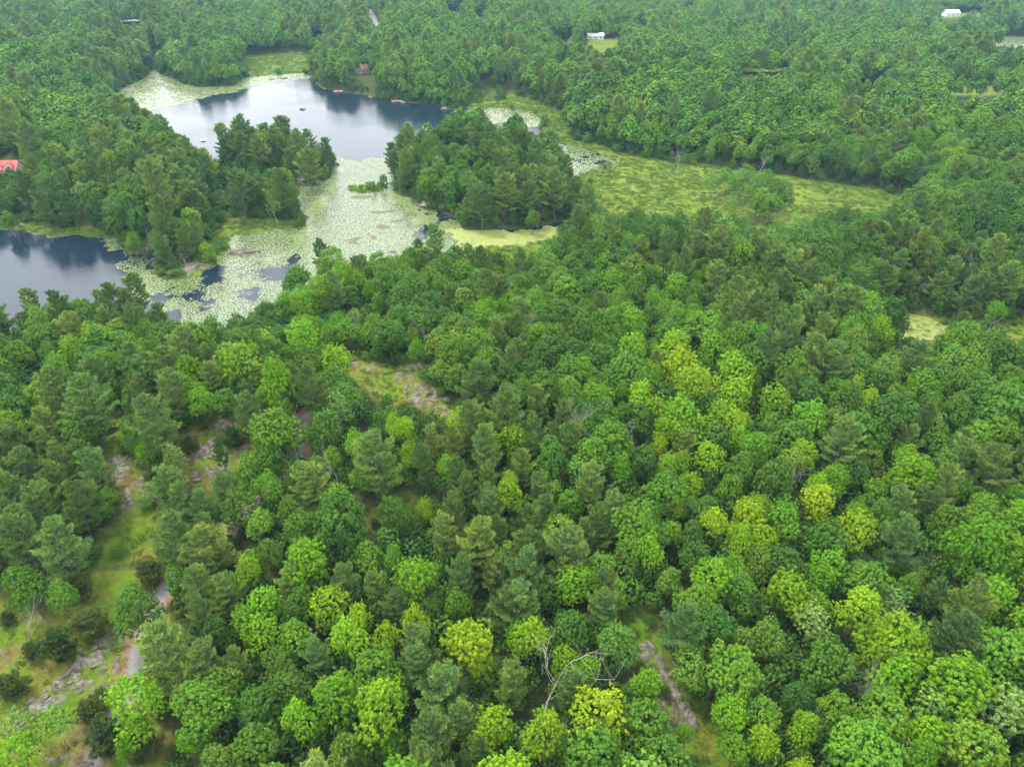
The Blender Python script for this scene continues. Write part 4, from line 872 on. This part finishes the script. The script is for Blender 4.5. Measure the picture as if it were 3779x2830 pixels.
# the smaller and farther ones: instanced, one object for each kind ------------------
def gn_scatter(name, protos, rows, label, cat, fardist=1e9):
    """rows: x y z rot(3) scale(3) tint(3) idx"""
    pc = bpy.data.collections.new(name+'_shapes')
    for i, me in enumerate(protos):
        o = bpy.data.objects.new('%s_shape_%02d' % (name, i), me); pc.objects.link(o)
    R_ = np.array(rows, np.float32); me = bpy.data.meshes.new(name); me.vertices.add(len(R_)); me.vertices.foreach_set('co', R_[:, :3].ravel())
    for an, sl, ty, key in (('rot', slice(3, 6), 'FLOAT_VECTOR', 'vector'), ('scl', slice(6, 9), 'FLOAT_VECTOR', 'vector'), ('tint', slice(9, 12), 'FLOAT_VECTOR', 'vector')):
        a = me.attributes.new(an, ty, 'POINT'); a.data.foreach_set(key, np.ascontiguousarray(R_[:, sl]).ravel())
    a = me.attributes.new('idx', 'INT', 'POINT'); a.data.foreach_set('value', R_[:, 12].astype(np.int32))
    o = link(name, me); g = bpy.data.node_groups.new(name+'_placing', 'GeometryNodeTree')
    g.interface.new_socket('Geometry', in_out='INPUT', socket_type='NodeSocketGeometry'); g.interface.new_socket('Geometry', in_out='OUTPUT', socket_type='NodeSocketGeometry')
    gi = g.nodes.new('NodeGroupInput'); go = g.nodes.new('NodeGroupOutput'); mp = g.nodes.new('GeometryNodeMeshToPoints'); ip = g.nodes.new('GeometryNodeInstanceOnPoints')
    ci = g.nodes.new('GeometryNodeCollectionInfo'); ci.inputs[0].default_value = pc; ci.inputs[1].default_value = True; ci.inputs[2].default_value = True
    def na(n, ty):
        q = g.nodes.new('GeometryNodeInputNamedAttribute'); q.data_type = ty; q.inputs[0].default_value = n; return q.outputs[0]
    L = g.links.new; L(gi.outputs[0], mp.inputs[0]); L(mp.outputs[0], ip.inputs['Points']); L(ci.outputs[0], ip.inputs['Instance']); ip.inputs['Pick Instance'].default_value = True
    L(na('idx', 'INT'), ip.inputs['Instance Index']); L(na('rot', 'FLOAT_VECTOR'), ip.inputs['Rotation']); L(na('scl', 'FLOAT_VECTOR'), ip.inputs['Scale']); L(ip.outputs[0], go.inputs[0])
    m = o.modifiers.new('placing', 'NODES'); m.node_group = g; tag(o, label, cat, kind='stuff'); return o
JOINED = {}
def joined(me, tr):                       # crown and trunk as one shape for the far instances
    k = (me.name, tr.name)
    if k in JOINED: return JOINED[k]
    import bmesh
    bm = bmesh.new(); bm.from_mesh(me); n = len(bm.faces); bm.from_mesh(tr)
    bm.faces.ensure_lookup_table()
    for f in bm.faces[n:]: f.material_index = 1
    m = bpy.data.meshes.new(me.name+'_whole'); bm.to_mesh(m); bm.free(); m.materials.append(me.materials[0]); m.materials.append(tr.materials[0]); JOINED[k] = m; return m
LOD = 330
for kind in ('oak', 'maple', 'pine', 'birch', 'cedar', 'shrub'):
    rows = []; prot = [joined(p[0], p[1]) for p in PROTO[kind]]; nn = len(prot); nf = 0
    if kind in FAR: prot += [f[0] for f in FAR[kind]]; nf = len(FAR[kind])
    for t in [t for t in rest if t['kind'] == kind]:
        if t['d'] > LOD and nf: i = random.randrange(nf); dia, Ht = FAR[kind][i][1:]; i += nn
        else: i = random.randrange(nn); dia, Ht = PROTO[kind][i][2:4]
        s = t['dia']/dia; rows.append((t['x'], t['y'], t['z'], random.gauss(0, .03), random.gauss(0, .03), random.uniform(0, 6.28), s*random.uniform(.92, 1.08), s*random.uniform(.92, 1.08), t['Ht']/Ht, *tint_of(t), i))
    nm = {'oak': 'oak_forest', 'maple': 'maple_forest', 'pine': 'pine_forest', 'birch': 'birch_forest', 'cedar': 'juniper_scrub', 'shrub': 'shrub_thicket'}[kind]
    print(nm, len(rows))
    if rows: gn_scatter(nm, prot, rows, {'oak': 'far spreading green oak and broadleaf forest to the horizon', 'maple': 'brighter maples of the distant forest', 'pine': 'dark and olive pines of the distant forest', 'birch': 'pale birches scattered through the distant forest', 'cedar': 'small junipers at the edges of the clearings', 'shrub': 'low leafy thickets on shores and clearing edges'}[kind], 'forest')
# grass clumps
def grass_clump(n, rad, h, wd):
    a = RNG.uniform(0, 6.28, n); r = rad*np.sqrt(RNG.random(n)); C = np.stack([r*np.cos(a), r*np.sin(a), np.zeros(n)], 1)
    d = unit(np.stack([RNG.normal(0, .45, n), RNG.normal(0, .45, n), np.ones(n)], 1)); sd_ = unit(np.cross(d, RNG.normal(0, 1, (n, 3)))); L = (h*RNG.uniform(.5, 1.2, n))[:, None]
    V = np.stack([C-sd_*wd, C+sd_*wd, C+d*L], 1).reshape(-1, 3); return V, np.arange(3*n).reshape(n, 3), np.clip(RNG.normal(.5, .2, n), 0, 1)
GC = [crown_mesh('grass_clump', *grass_clump(60, 1.0, .45, .07), M_LEAF) for _ in range(3)]
def grass(name, n, yr, test, tones, hs, label):
    x = RNG.uniform(-420, 420, n); y = RNG.uniform(*yr, n); k = np.abs(x) < .9*y+20; x, y = x[k], y[k]; k = test(x, y); x, y = x[k], y[k]; z = np.maximum(height(x, y), 0)
    rows = []
    for i in range(len(x)):
        c = tones[RNG.integers(len(tones))]; v = RNG.uniform(.7, 1.25); s_ = RNG.uniform(*hs)
        rows.append((x[i], y[i], z[i]-.02, 0, 0, RNG.uniform(0, 6.28), s_, s_, s_*RNG.uniform(.6, 1.3), c[0]*v, c[1]*v, c[2]*v, int(RNG.integers(3))))
    print(name, len(rows)); gn_scatter(name, GC, rows, label, 'grass')
pat = lambda x, y, s_: fbm(x/7, y/7, s_, 3)
grass('meadow_grass', 160000, (45, 260), lambda x, y: (clear_sd(x, y) < .6) & (rock_m(x, y) < .3) & (line_d(ROAD, x, y) > 1.7) & (pat(x, y, 401) > .36), [(.11, .19, .02), (.15, .20, .03), (.20, .19, .05), (.16, .13, .05)], (.35, .9), 'mossy grass and low herbs growing on the clearings')
grass('marsh_grass', 260000, (180, 720), lambda x, y: (marsh_in(x, y) > .5) & (pat(x, y, 403)+RNG.normal(0, .12, len(x)) > .40), [(.14, .23, .03), (.17, .26, .026), (.20, .29, .028), (.19, .21, .08), (.12, .20, .05)], (.6, 1.5), 'sedges and reeds of the green marsh')
# bare trees
dead_p = [wood_mesh('branches', dead_segs(9, .12, s_, .9), M_DEAD, 4) for s_ in (.5, .7, .9, 1.1)]
for i, (x, y, z, Ht, sp) in enumerate(dead_rows):
    j = min(range(4), key=lambda k: abs((.5, .7, .9, 1.1)[k]-sp)); s = Ht/9.
    o = link('dead_tree', dead_p[j], None, (x, y, z), (0, random.uniform(-.1, .1), random.uniform(0, 6.28)), (s*(.7+.4*sp), s*(.7+.4*sp), s))
    px, py, _ = project(x, y, z+Ht*.6)
    if i == 0:
        m2 = o.data.copy(); m2.materials.clear(); m2.materials.append(M_BIRCH); o.data = m2
    tag(o, ('tall bleached' if Ht > 10 else 'grey leafless')+' dead tree '+where_words(px, py), 'dead tree', 'dead trees standing in the forest')
lab = {}
for o in [o for o in COL.objects if o.name.startswith('dead_tree')]: lab.setdefault(o['label'], []).append(o)
for l, os_ in lab.items():
    if len(os_) > 1:
        os_.sort(key=lambda o: project(*o.location)[0])
        for i, o in enumerate(os_): o['label'] = l+', '+ORD[i]+' from left'

# ------------------------------------------------------------------ houses, docks and rafts
M_RED = flat('faded_red_metal_roof', (.46, .065, .06), .5, 3, .12); M_WALL = flat('white_siding', (.62, .62, .60), .6, 3, .06); M_GREYROOF = flat('grey_shingle', (.20, .20, .21), .8, 3, .2)
M_BROWNROOF = flat('brown_shingle', (.30, .17, .13), .8, 3, .2); M_GLASS = flat('dark_window_glass', (.03, .035, .045), .15, 2, .1, .6); M_TAN = flat('grey_tan_siding', (.34, .31, .27), .7, 3, .1)
M_WROOF = flat('white_sheet_roof', (.66, .67, .68), .45, 3, .06); M_PLANK = flat('weathered_deck_boards', (.30, .27, .23), .8, 3, .2); M_CHAIR = flat('red_painted_wood', (.55, .04, .03), .5, 3, .1); M_PINK = flat('dusty_pink_roof', (.42, .20, .18), .7, 3, .15)
def boxv(x0, x1, y0, y1, z0, z1):
    return [(x0,y0,z0),(x1,y0,z0),(x1,y1,z0),(x0,y1,z0),(x0,y0,z1),(x1,y0,z1),(x1,y1,z1),(x0,y1,z1)], [(0,3,2,1),(4,5,6,7),(0,1,5,4),(1,2,6,5),(2,3,7,6),(3,0,4,7)]
def part(name, V, F, m, parent, loc=(0, 0, 0)): 
    me = bpy.data.meshes.new(name); me.from_pydata([tuple(v) for v in V], [], F); me.materials.append(m); me.update(); return link(name, me, parent, loc)
def gable_wall(L, W, h, rise): # ridge along x
    a, b = L/2, W/2
    return [(-a,-b,0),(a,-b,0),(a,b,0),(-a,b,0),(-a,-b,h),(a,-b,h),(a,b,h),(-a,b,h),(-a,0,h+rise),(a,0,h+rise)], [(0,1,5,4),(2,3,7,6),(1,2,6,9,5),(3,0,4,8,7)]
def gable_roof(L, W, h, rise, o=.5, th=.22):
    a, b = L/2+o, W/2+o; k = rise/(W/2); e = h-k*o
    return [(-a,-b,e),(a,-b,e),(a,0,h+rise),(-a,0,h+rise),(-a,b,e),(a,b,e),(-a,-b,e+th),(a,-b,e+th),(a,0,h+rise+th),(-a,0,h+rise+th),(-a,b,e+th),(a,b,e+th)], [(0,1,2,3)[::-1],(3,2,5,4)[::-1],(6,7,8,9),(9,8,11,10),(0,1,7,6),(4,10,11,5),(0,6,9,3),(3,9,10,4),(1,2,8,7),(2,5,11,8)]
def house(name, px, py, L, W, h, rise, rot, wallm, roofm, label, cat='house', wins=3, dormers=0, chimney=False):
    x, y = at_ground(np.array([px]), np.array([py]), h*.6); x, y = float(x[0]), float(y[0]); z = float(np.maximum(height(np.array([x]), np.array([y])), 0)[0])
    r = bpy.data.objects.new(name, None); COL.objects.link(r); r.location = (x, y, z-.3); r.rotation_euler = (0, 0, rot); tag(r, label, cat)
    part('wall', *gable_wall(L, W, h, rise), wallm, r); rf = part('roof', *gable_roof(L, W, h, rise), roofm, r)
    for i in range(wins):
        wx_ = -L/2 + L*(i+.5)/wins; wn = part('window', *boxv(wx_-.75, wx_+.75, -W/2-.10, -W/2+.05, h*.32, h*.72), M_WALL, r); part('pane', *boxv(wx_-.6, wx_+.6, -W/2-.13, -W/2-.09, h*.36, h*.68), M_GLASS, wn)
    part('door', *boxv(L*.06-.5, L*.06+.5, -W/2-.09, -W/2+.04, .3, 2.3), M_GLASS if wallm is not M_WALL else M_TAN, r)
    for i in range(dormers):
        dx_ = -L/2 + L*(i+.5)/dormers
        V, F = gable_wall(3.0, 2.8, rise*.55, 1.3); V = [(q[1]+dx_, q[0]-W/4-.6, q[2]+h+.2) for q in V]; dm = part('dormer', V, [f[::-1] for f in F], M_WALL, r)
        V, F = gable_roof(3.0, 2.8, rise*.55, 1.3, .3, .15); part('dormer_roof', [(q[1]+dx_, q[0]-W/4-.6, q[2]+h+.2) for q in V], [f[::-1] for f in F], roofm, dm)
        part('pane', *boxv(dx_-.5, dx_+.5, -W/4-2.16, -W/4-2.10, h+.5, h+rise*.55), M_GLASS, dm)
    if chimney: part('chimney', *boxv(L*.2-.4, L*.2+.4, -.4, .4, h+rise-.8, h+rise+1.1), M_TAN, r)
    return r
house('house', 10, 368, 14, 8, 3.6, 2.8, .06, M_WALL, M_RED, 'large white house with bright red roof and gabled dormers at the left edge', dormers=3)
house('cottage', 783, 152, 9, 8, 3.4, 3.2, .35, M_TAN, M_BROWNROOF, 'brown roofed cottage among the trees above the lake', chimney=True)
house('house', 1286, 80, 15, 8, 3.6, 1.8, -.05, M_WALL, M_WROOF, 'long low pale house behind the far green field')
house('shed', 1200+78, 70, 5, 4, 3.2, 1.2, .2, M_WALL, M_WROOF, 'small white shed standing behind the long pale house', 'shed', 1)
house('house', 1214, 75, 10, 8, 3.6, 2.6, .2, M_TAN, M_PINK, 'dusty pink roofed house half hidden left of the far field')
house('trailer_home', 682, 65, 13, 4, 2.8, .7, 0, M_TAN, M_WROOF, 'narrow pale trailer home in the far wood above the lake', 'trailer', 3)
house('shed', 1037, 25, 12, 6, 3.2, 1.2, 0, M_WALL, M_WROOF, 'bright white roofed shed in the far wood at top centre', 'shed', 2)
house('house', 978, 18, 14, 9, 3.4, 3.6, .6, M_TAN, M_GREYROOF, 'grey roofed house in the far wood at top centre')
house('house', 1846, 19, 9, 7, 3.6, 2.6, .3, M_WALL, M_PINK, 'small pinkish house on the far field at top right')
house('barn', 2054, 31, 17, 9, 4.4, 3.0, .1, M_WALL, M_WROOF, 'long white roofed barn on the far field at top right', 'barn', 3)
house('shed', 2036, 36, 6, 5, 3.0, 1.4, .1, M_WALL, M_WROOF, 'white shed standing just left of the far white barn', 'shed', 1)
house('shed', 803-12, 68, 5, 4, 2.6, 1, .1, M_TAN, M_WROOF, 'tiny pale shed beside the far road', 'shed', 1)
def dock(px, py, rot, L, W, label):
    x, y = at_z(px, py, .5); r = bpy.data.objects.new('dock', None); COL.objects.link(r); r.location = (float(x), float(y), 0); r.rotation_euler = (0, 0, rot); tag(r, label, 'dock')
    n = int(L/.4); me = None
    for i in range(n):
        V, F = boxv(-.18, .18, -W/2, W/2, .5, .58)
        if me is None: me = bpy.data.meshes.new('plank'); me.from_pydata(V, [], F); me.materials.append(M_PLANK)
        link('plank', me, r, (-L/2+.2+i*.4, 0, random.uniform(0, .02)))
    for sx in (-1, 1):
        for sy in (-1, 1): part('post', *boxv(-.12, .12, -.12, .12, -1.5, 1.0), M_PLANK, r, (sx*(L/2-.3), sy*(W/2+.1), 0))
    for sy in (-1, 1): part('beam', *boxv(-L/2, L/2, -.08, .08, .3, .49), M_PLANK, r, (0, sy*(W/2-.2), 0))
    return r
def chair(dk, ox, oy, label):
    c, s_ = math.cos(dk.rotation_euler.z), math.sin(dk.rotation_euler.z)
    r = bpy.data.objects.new('deck_chair', None); COL.objects.link(r); r.location = (dk.location.x+ox*c-oy*s_, dk.location.y+ox*s_+oy*c, .60); r.rotation_euler = (0, 0, 2.8); tag(r, label, 'chair')
    part('seat', *boxv(-.45, .45, -.45, .45, .35, .45), M_CHAIR, r); part('backrest', *boxv(-.45, .45, .36, .46, .45, 1.25), M_CHAIR, r)
    for sx in (-1, 1):
        part('arm', *boxv(-.08, .08, -.45, .40, .66, .72), M_CHAIR, r, (sx*.45, 0, 0))
        for sy in (-1, 1): part('leg', *boxv(-.05, .05, -.05, .05, 0, .34), M_CHAIR, r, (sx*.38, sy*.36, 0))
d1 = dock(731, 198, .25, 6.5, 3.0, 'grey wooden dock with red chairs on the far lake shore'); chair(d1, -1.4, .2, 'left red deck chair on the dock of the far shore'); chair(d1, .3, .3, 'right red deck chair on the dock of the far shore')
d2 = dock(857, 219, .3, 7, 2.2, 'narrow grey wooden dock near the dark corner of the lake'); chair(d2, -.6, .1, 'red deck chair on the narrow dock near the dark corner')
def raft(px, py, label, edge):
    x, y = at_z(px, py, .2); r = bpy.data.objects.new('swim_raft', None); COL.objects.link(r); r.location = (float(x), float(y), 0); r.rotation_euler = (0, 0, .3); tag(r, label, 'raft', 'swim rafts on the lake')
    part('deck', *boxv(-1.2, 1.2, -1.2, 1.2, .35, .5), M_WROOF, r)
    for sy in (-1, 1): part('float', *boxv(-1.15, 1.15, -.3, .3, -.15, .34), edge, r, (0, sy*.8, 0))
    for sx in (-.25, .25): part('ladder_rail', *boxv(-.04, .04, -.04, .04, .5, 1.2), M_GREYROOF, r, (sx, -1.1, 0))
raft(439, 304, 'white swim raft with red float off the left peninsula', M_RED); raft(881, 274, 'white swim raft on open water above the knoll island', M_WALL)
def tank(px, py):
    x, y = at_ground(np.array([px]), np.array([py])); x, y = float(x[0]), float(y[0]); z = float(height(np.array([x]), np.array([y]))[0])
    r = bpy.data.objects.new('gas_tank', None); COL.objects.link(r); r.location = (x, y, z); r.rotation_euler = (0, 0, 1.2); tag(r, 'small rounded white tank on the lawn at the left edge', 'tank')
    bm = bmesh.new(); bmesh.ops.create_uvsphere(bm, u_segments=16, v_segments=10, radius=.6)
    for v in bm.verts: v.co.x = v.co.x*.7 + (.75 if v.co.x > 0 else -.75); v.co.z += .95
    me = bpy.data.meshes.new('shell'); bm.to_mesh(me); bm.free(); me.materials.append(M_WALL); link('shell', me, r)
    for sx in (-.6, .6): part('foot', *boxv(-.1, .1, -.4, .4, 0, .5), M_GREYROOF, r, (sx, 0, 0))
    part('valve_cover', *boxv(-.2, .2, -.2, .2, 1.5, 1.72), M_GREYROOF, r)

# ------------------------------------------------------------------ granite boulders and slabs
import bmesh
def rock_mesh(flatk):
    bm = bmesh.new(); bmesh.ops.create_icosphere(bm, subdivisions=3, radius=1.0); q = RNG.uniform(-50, 50, 3); planes = [(unit(RNG.normal(0, 1, 3)), RNG.uniform(.55, .85)) for _ in range(9)]
    for v in bm.verts:
        p = np.array(v.co)
        for n_, d_ in planes:
            k = p@n_
            if k > d_: p = p-n_*(k-d_)*.9
        p *= 1+.22*(float(vnoise(p[0]*2.1+q[0], p[1]*2.1+p[2]*1.7+q[1], 5))-.5)+.1*(float(vnoise(p[0]*6+q[0], p[1]*6+p[2]*5, 6))-.5)
        v.co = (p[0], p[1], p[2]*flatk)
    me = bpy.data.meshes.new('granite_rock'); bm.to_mesh(me); bm.free(); me.materials.append(M_ROCK); return me
tank(23, 768)
RMESH = [rock_mesh(k) for k in (.35, .4, .5, .55, .7, .45, .3)]
WHERE = lambda a, b: where_words(a, b)
def put_rocks():
    rows = []
    for (a, b, r1, r2, an), (x0, y0, *_r) in zip(ROCKS, RK):
        far = y0 > 260
        n = 3 if far else int(2 + r1*r2*.28)
        for k in range(n):
            u, v = RNG.uniform(-1, 1, 2)*.85; x = x0+u*r1*math.cos(an)-v*r2*math.sin(an); y = y0+u*r1*math.sin(an)+v*r2*math.cos(an)
            s_ = RNG.uniform(.35, 1.0)**1.3*(1.7 if far else 1.05)*(.6+.25*min(r2, 3))
            rows.append((x, y, s_, an))
    # single rocks of the water and shores: px, py, half length m, half width m, angle
    for a, b, l_, w_, an in [(656,236,2.6,1.3,0),(515,547,3.6,1.2,.1),(534,545,3.0,1.1,0),(548,543,2.2,.8,.1),(528,553,2.4,.7,0),(398,586,4.5,1.7,.35),(414,578,4.0,1.6,.3),(424,572,3,1.5,.2),(382,590,2.5,1.2,.3),(352,586,1.8,.8,0),(362,592,1.5,.8,0),
                             (328,522,3.2,1.4,.7),(345,515,2.5,1.2,.3),(270,525,3,1.0,-.6),(258,518,2.5,1,-.7),(283,532,2.2,.9,-.4),(300,510,3,1.3,0),(40,487,4,1,.1),(935,438,4,2.2,0),(925,433,3,2,.2),(665,391,4,2,0),(652,396,3,1.5,0),(684,385,2.5,1.4,0),
                             (1004,234,2,1,0),(1012,236,1.5,1,0),(700,192,2.2,1.2,0),(590,172,3,1.6,.1),(612,170,3,1.6,0),(800,210,2,1,0),(870,222,2.4,1,0),(960,236,2.5,1,0),(505,180,2,1,0),(725,355,2.5,1.2,0),(540,515,1.4,.7,0)]:
        x, y = at_z(a, b, .2); rows.append((float(x), float(y), l_, an, w_/l_))
    lab = {}
    for r in rows:
        x, y, s_, an = r[:4]; z = float(np.maximum(height(np.array([x]), np.array([y])), 0)[0]); me = random.choice(RMESH)
        as_ = r[4] if len(r) > 4 else RNG.uniform(.5, .9)
        o = link('granite_boulder', me, None, (x, y, z+s_*.08), (random.gauss(0, .12), random.gauss(0, .12), an+random.gauss(0, .25)), (s_, s_*as_, s_*random.uniform(.6, 1.0)))
        px, py, _ = project(x, y, z); l_ = ('large ' if s_ > 1.6 else 'small ' if s_ < .55 else '')+('pinkish grey' if s_*as_ < .8*s_ else 'blocky grey')+' granite rock '+where_words(px, py)
        lab.setdefault(l_, []).append((px, o))
    for l_, os_ in lab.items():
        os_.sort(key=lambda k: k[0])
        for i, (px, o) in enumerate(os_):
            tag(o, short(l_ if len(os_) == 1 else l_+', '+ORD[min(i, 27)]+' one'), 'rock', 'granite boulders of the outcrops and shores')
put_rocks()

# ------------------------------------------------------------------ the air
def haze_box():
    X0, X1, Y0, Y1, Z0, Z1 = -9500, 9500, -9500, 9500, -4.0, CAM_H+3
    V = [(X0,Y0,Z0),(X1,Y0,Z0),(X1,Y1,Z0),(X0,Y1,Z0),(X0,Y0,Z1),(X1,Y0,Z1),(X1,Y1,Z1),(X0,Y1,Z1)]
    F = [(0,3,2,1),(4,5,6,7),(0,1,5,4),(1,2,6,5),(2,3,7,6),(3,0,4,7)]
    m = bpy.data.materials.new('pale_air'); m.use_nodes = True; t = m.node_tree; t.nodes.clear()
    o = N(t, 'ShaderNodeOutputMaterial'); v = N(t, 'ShaderNodeVolumePrincipled'); v.inputs['Density'].default_value = HAZE
    v.inputs['Color'].default_value = (.38, .74, 1.0, 1); v.inputs['Anisotropy'].default_value = .0
    t.links.new(v.outputs[0], o.inputs['Volume'])
    tag(link('haze', np_mesh('haze', V, F, [m])), 'thin pale summer haze over the forest', kind='stuff')
HAZE = .000082
haze_box()
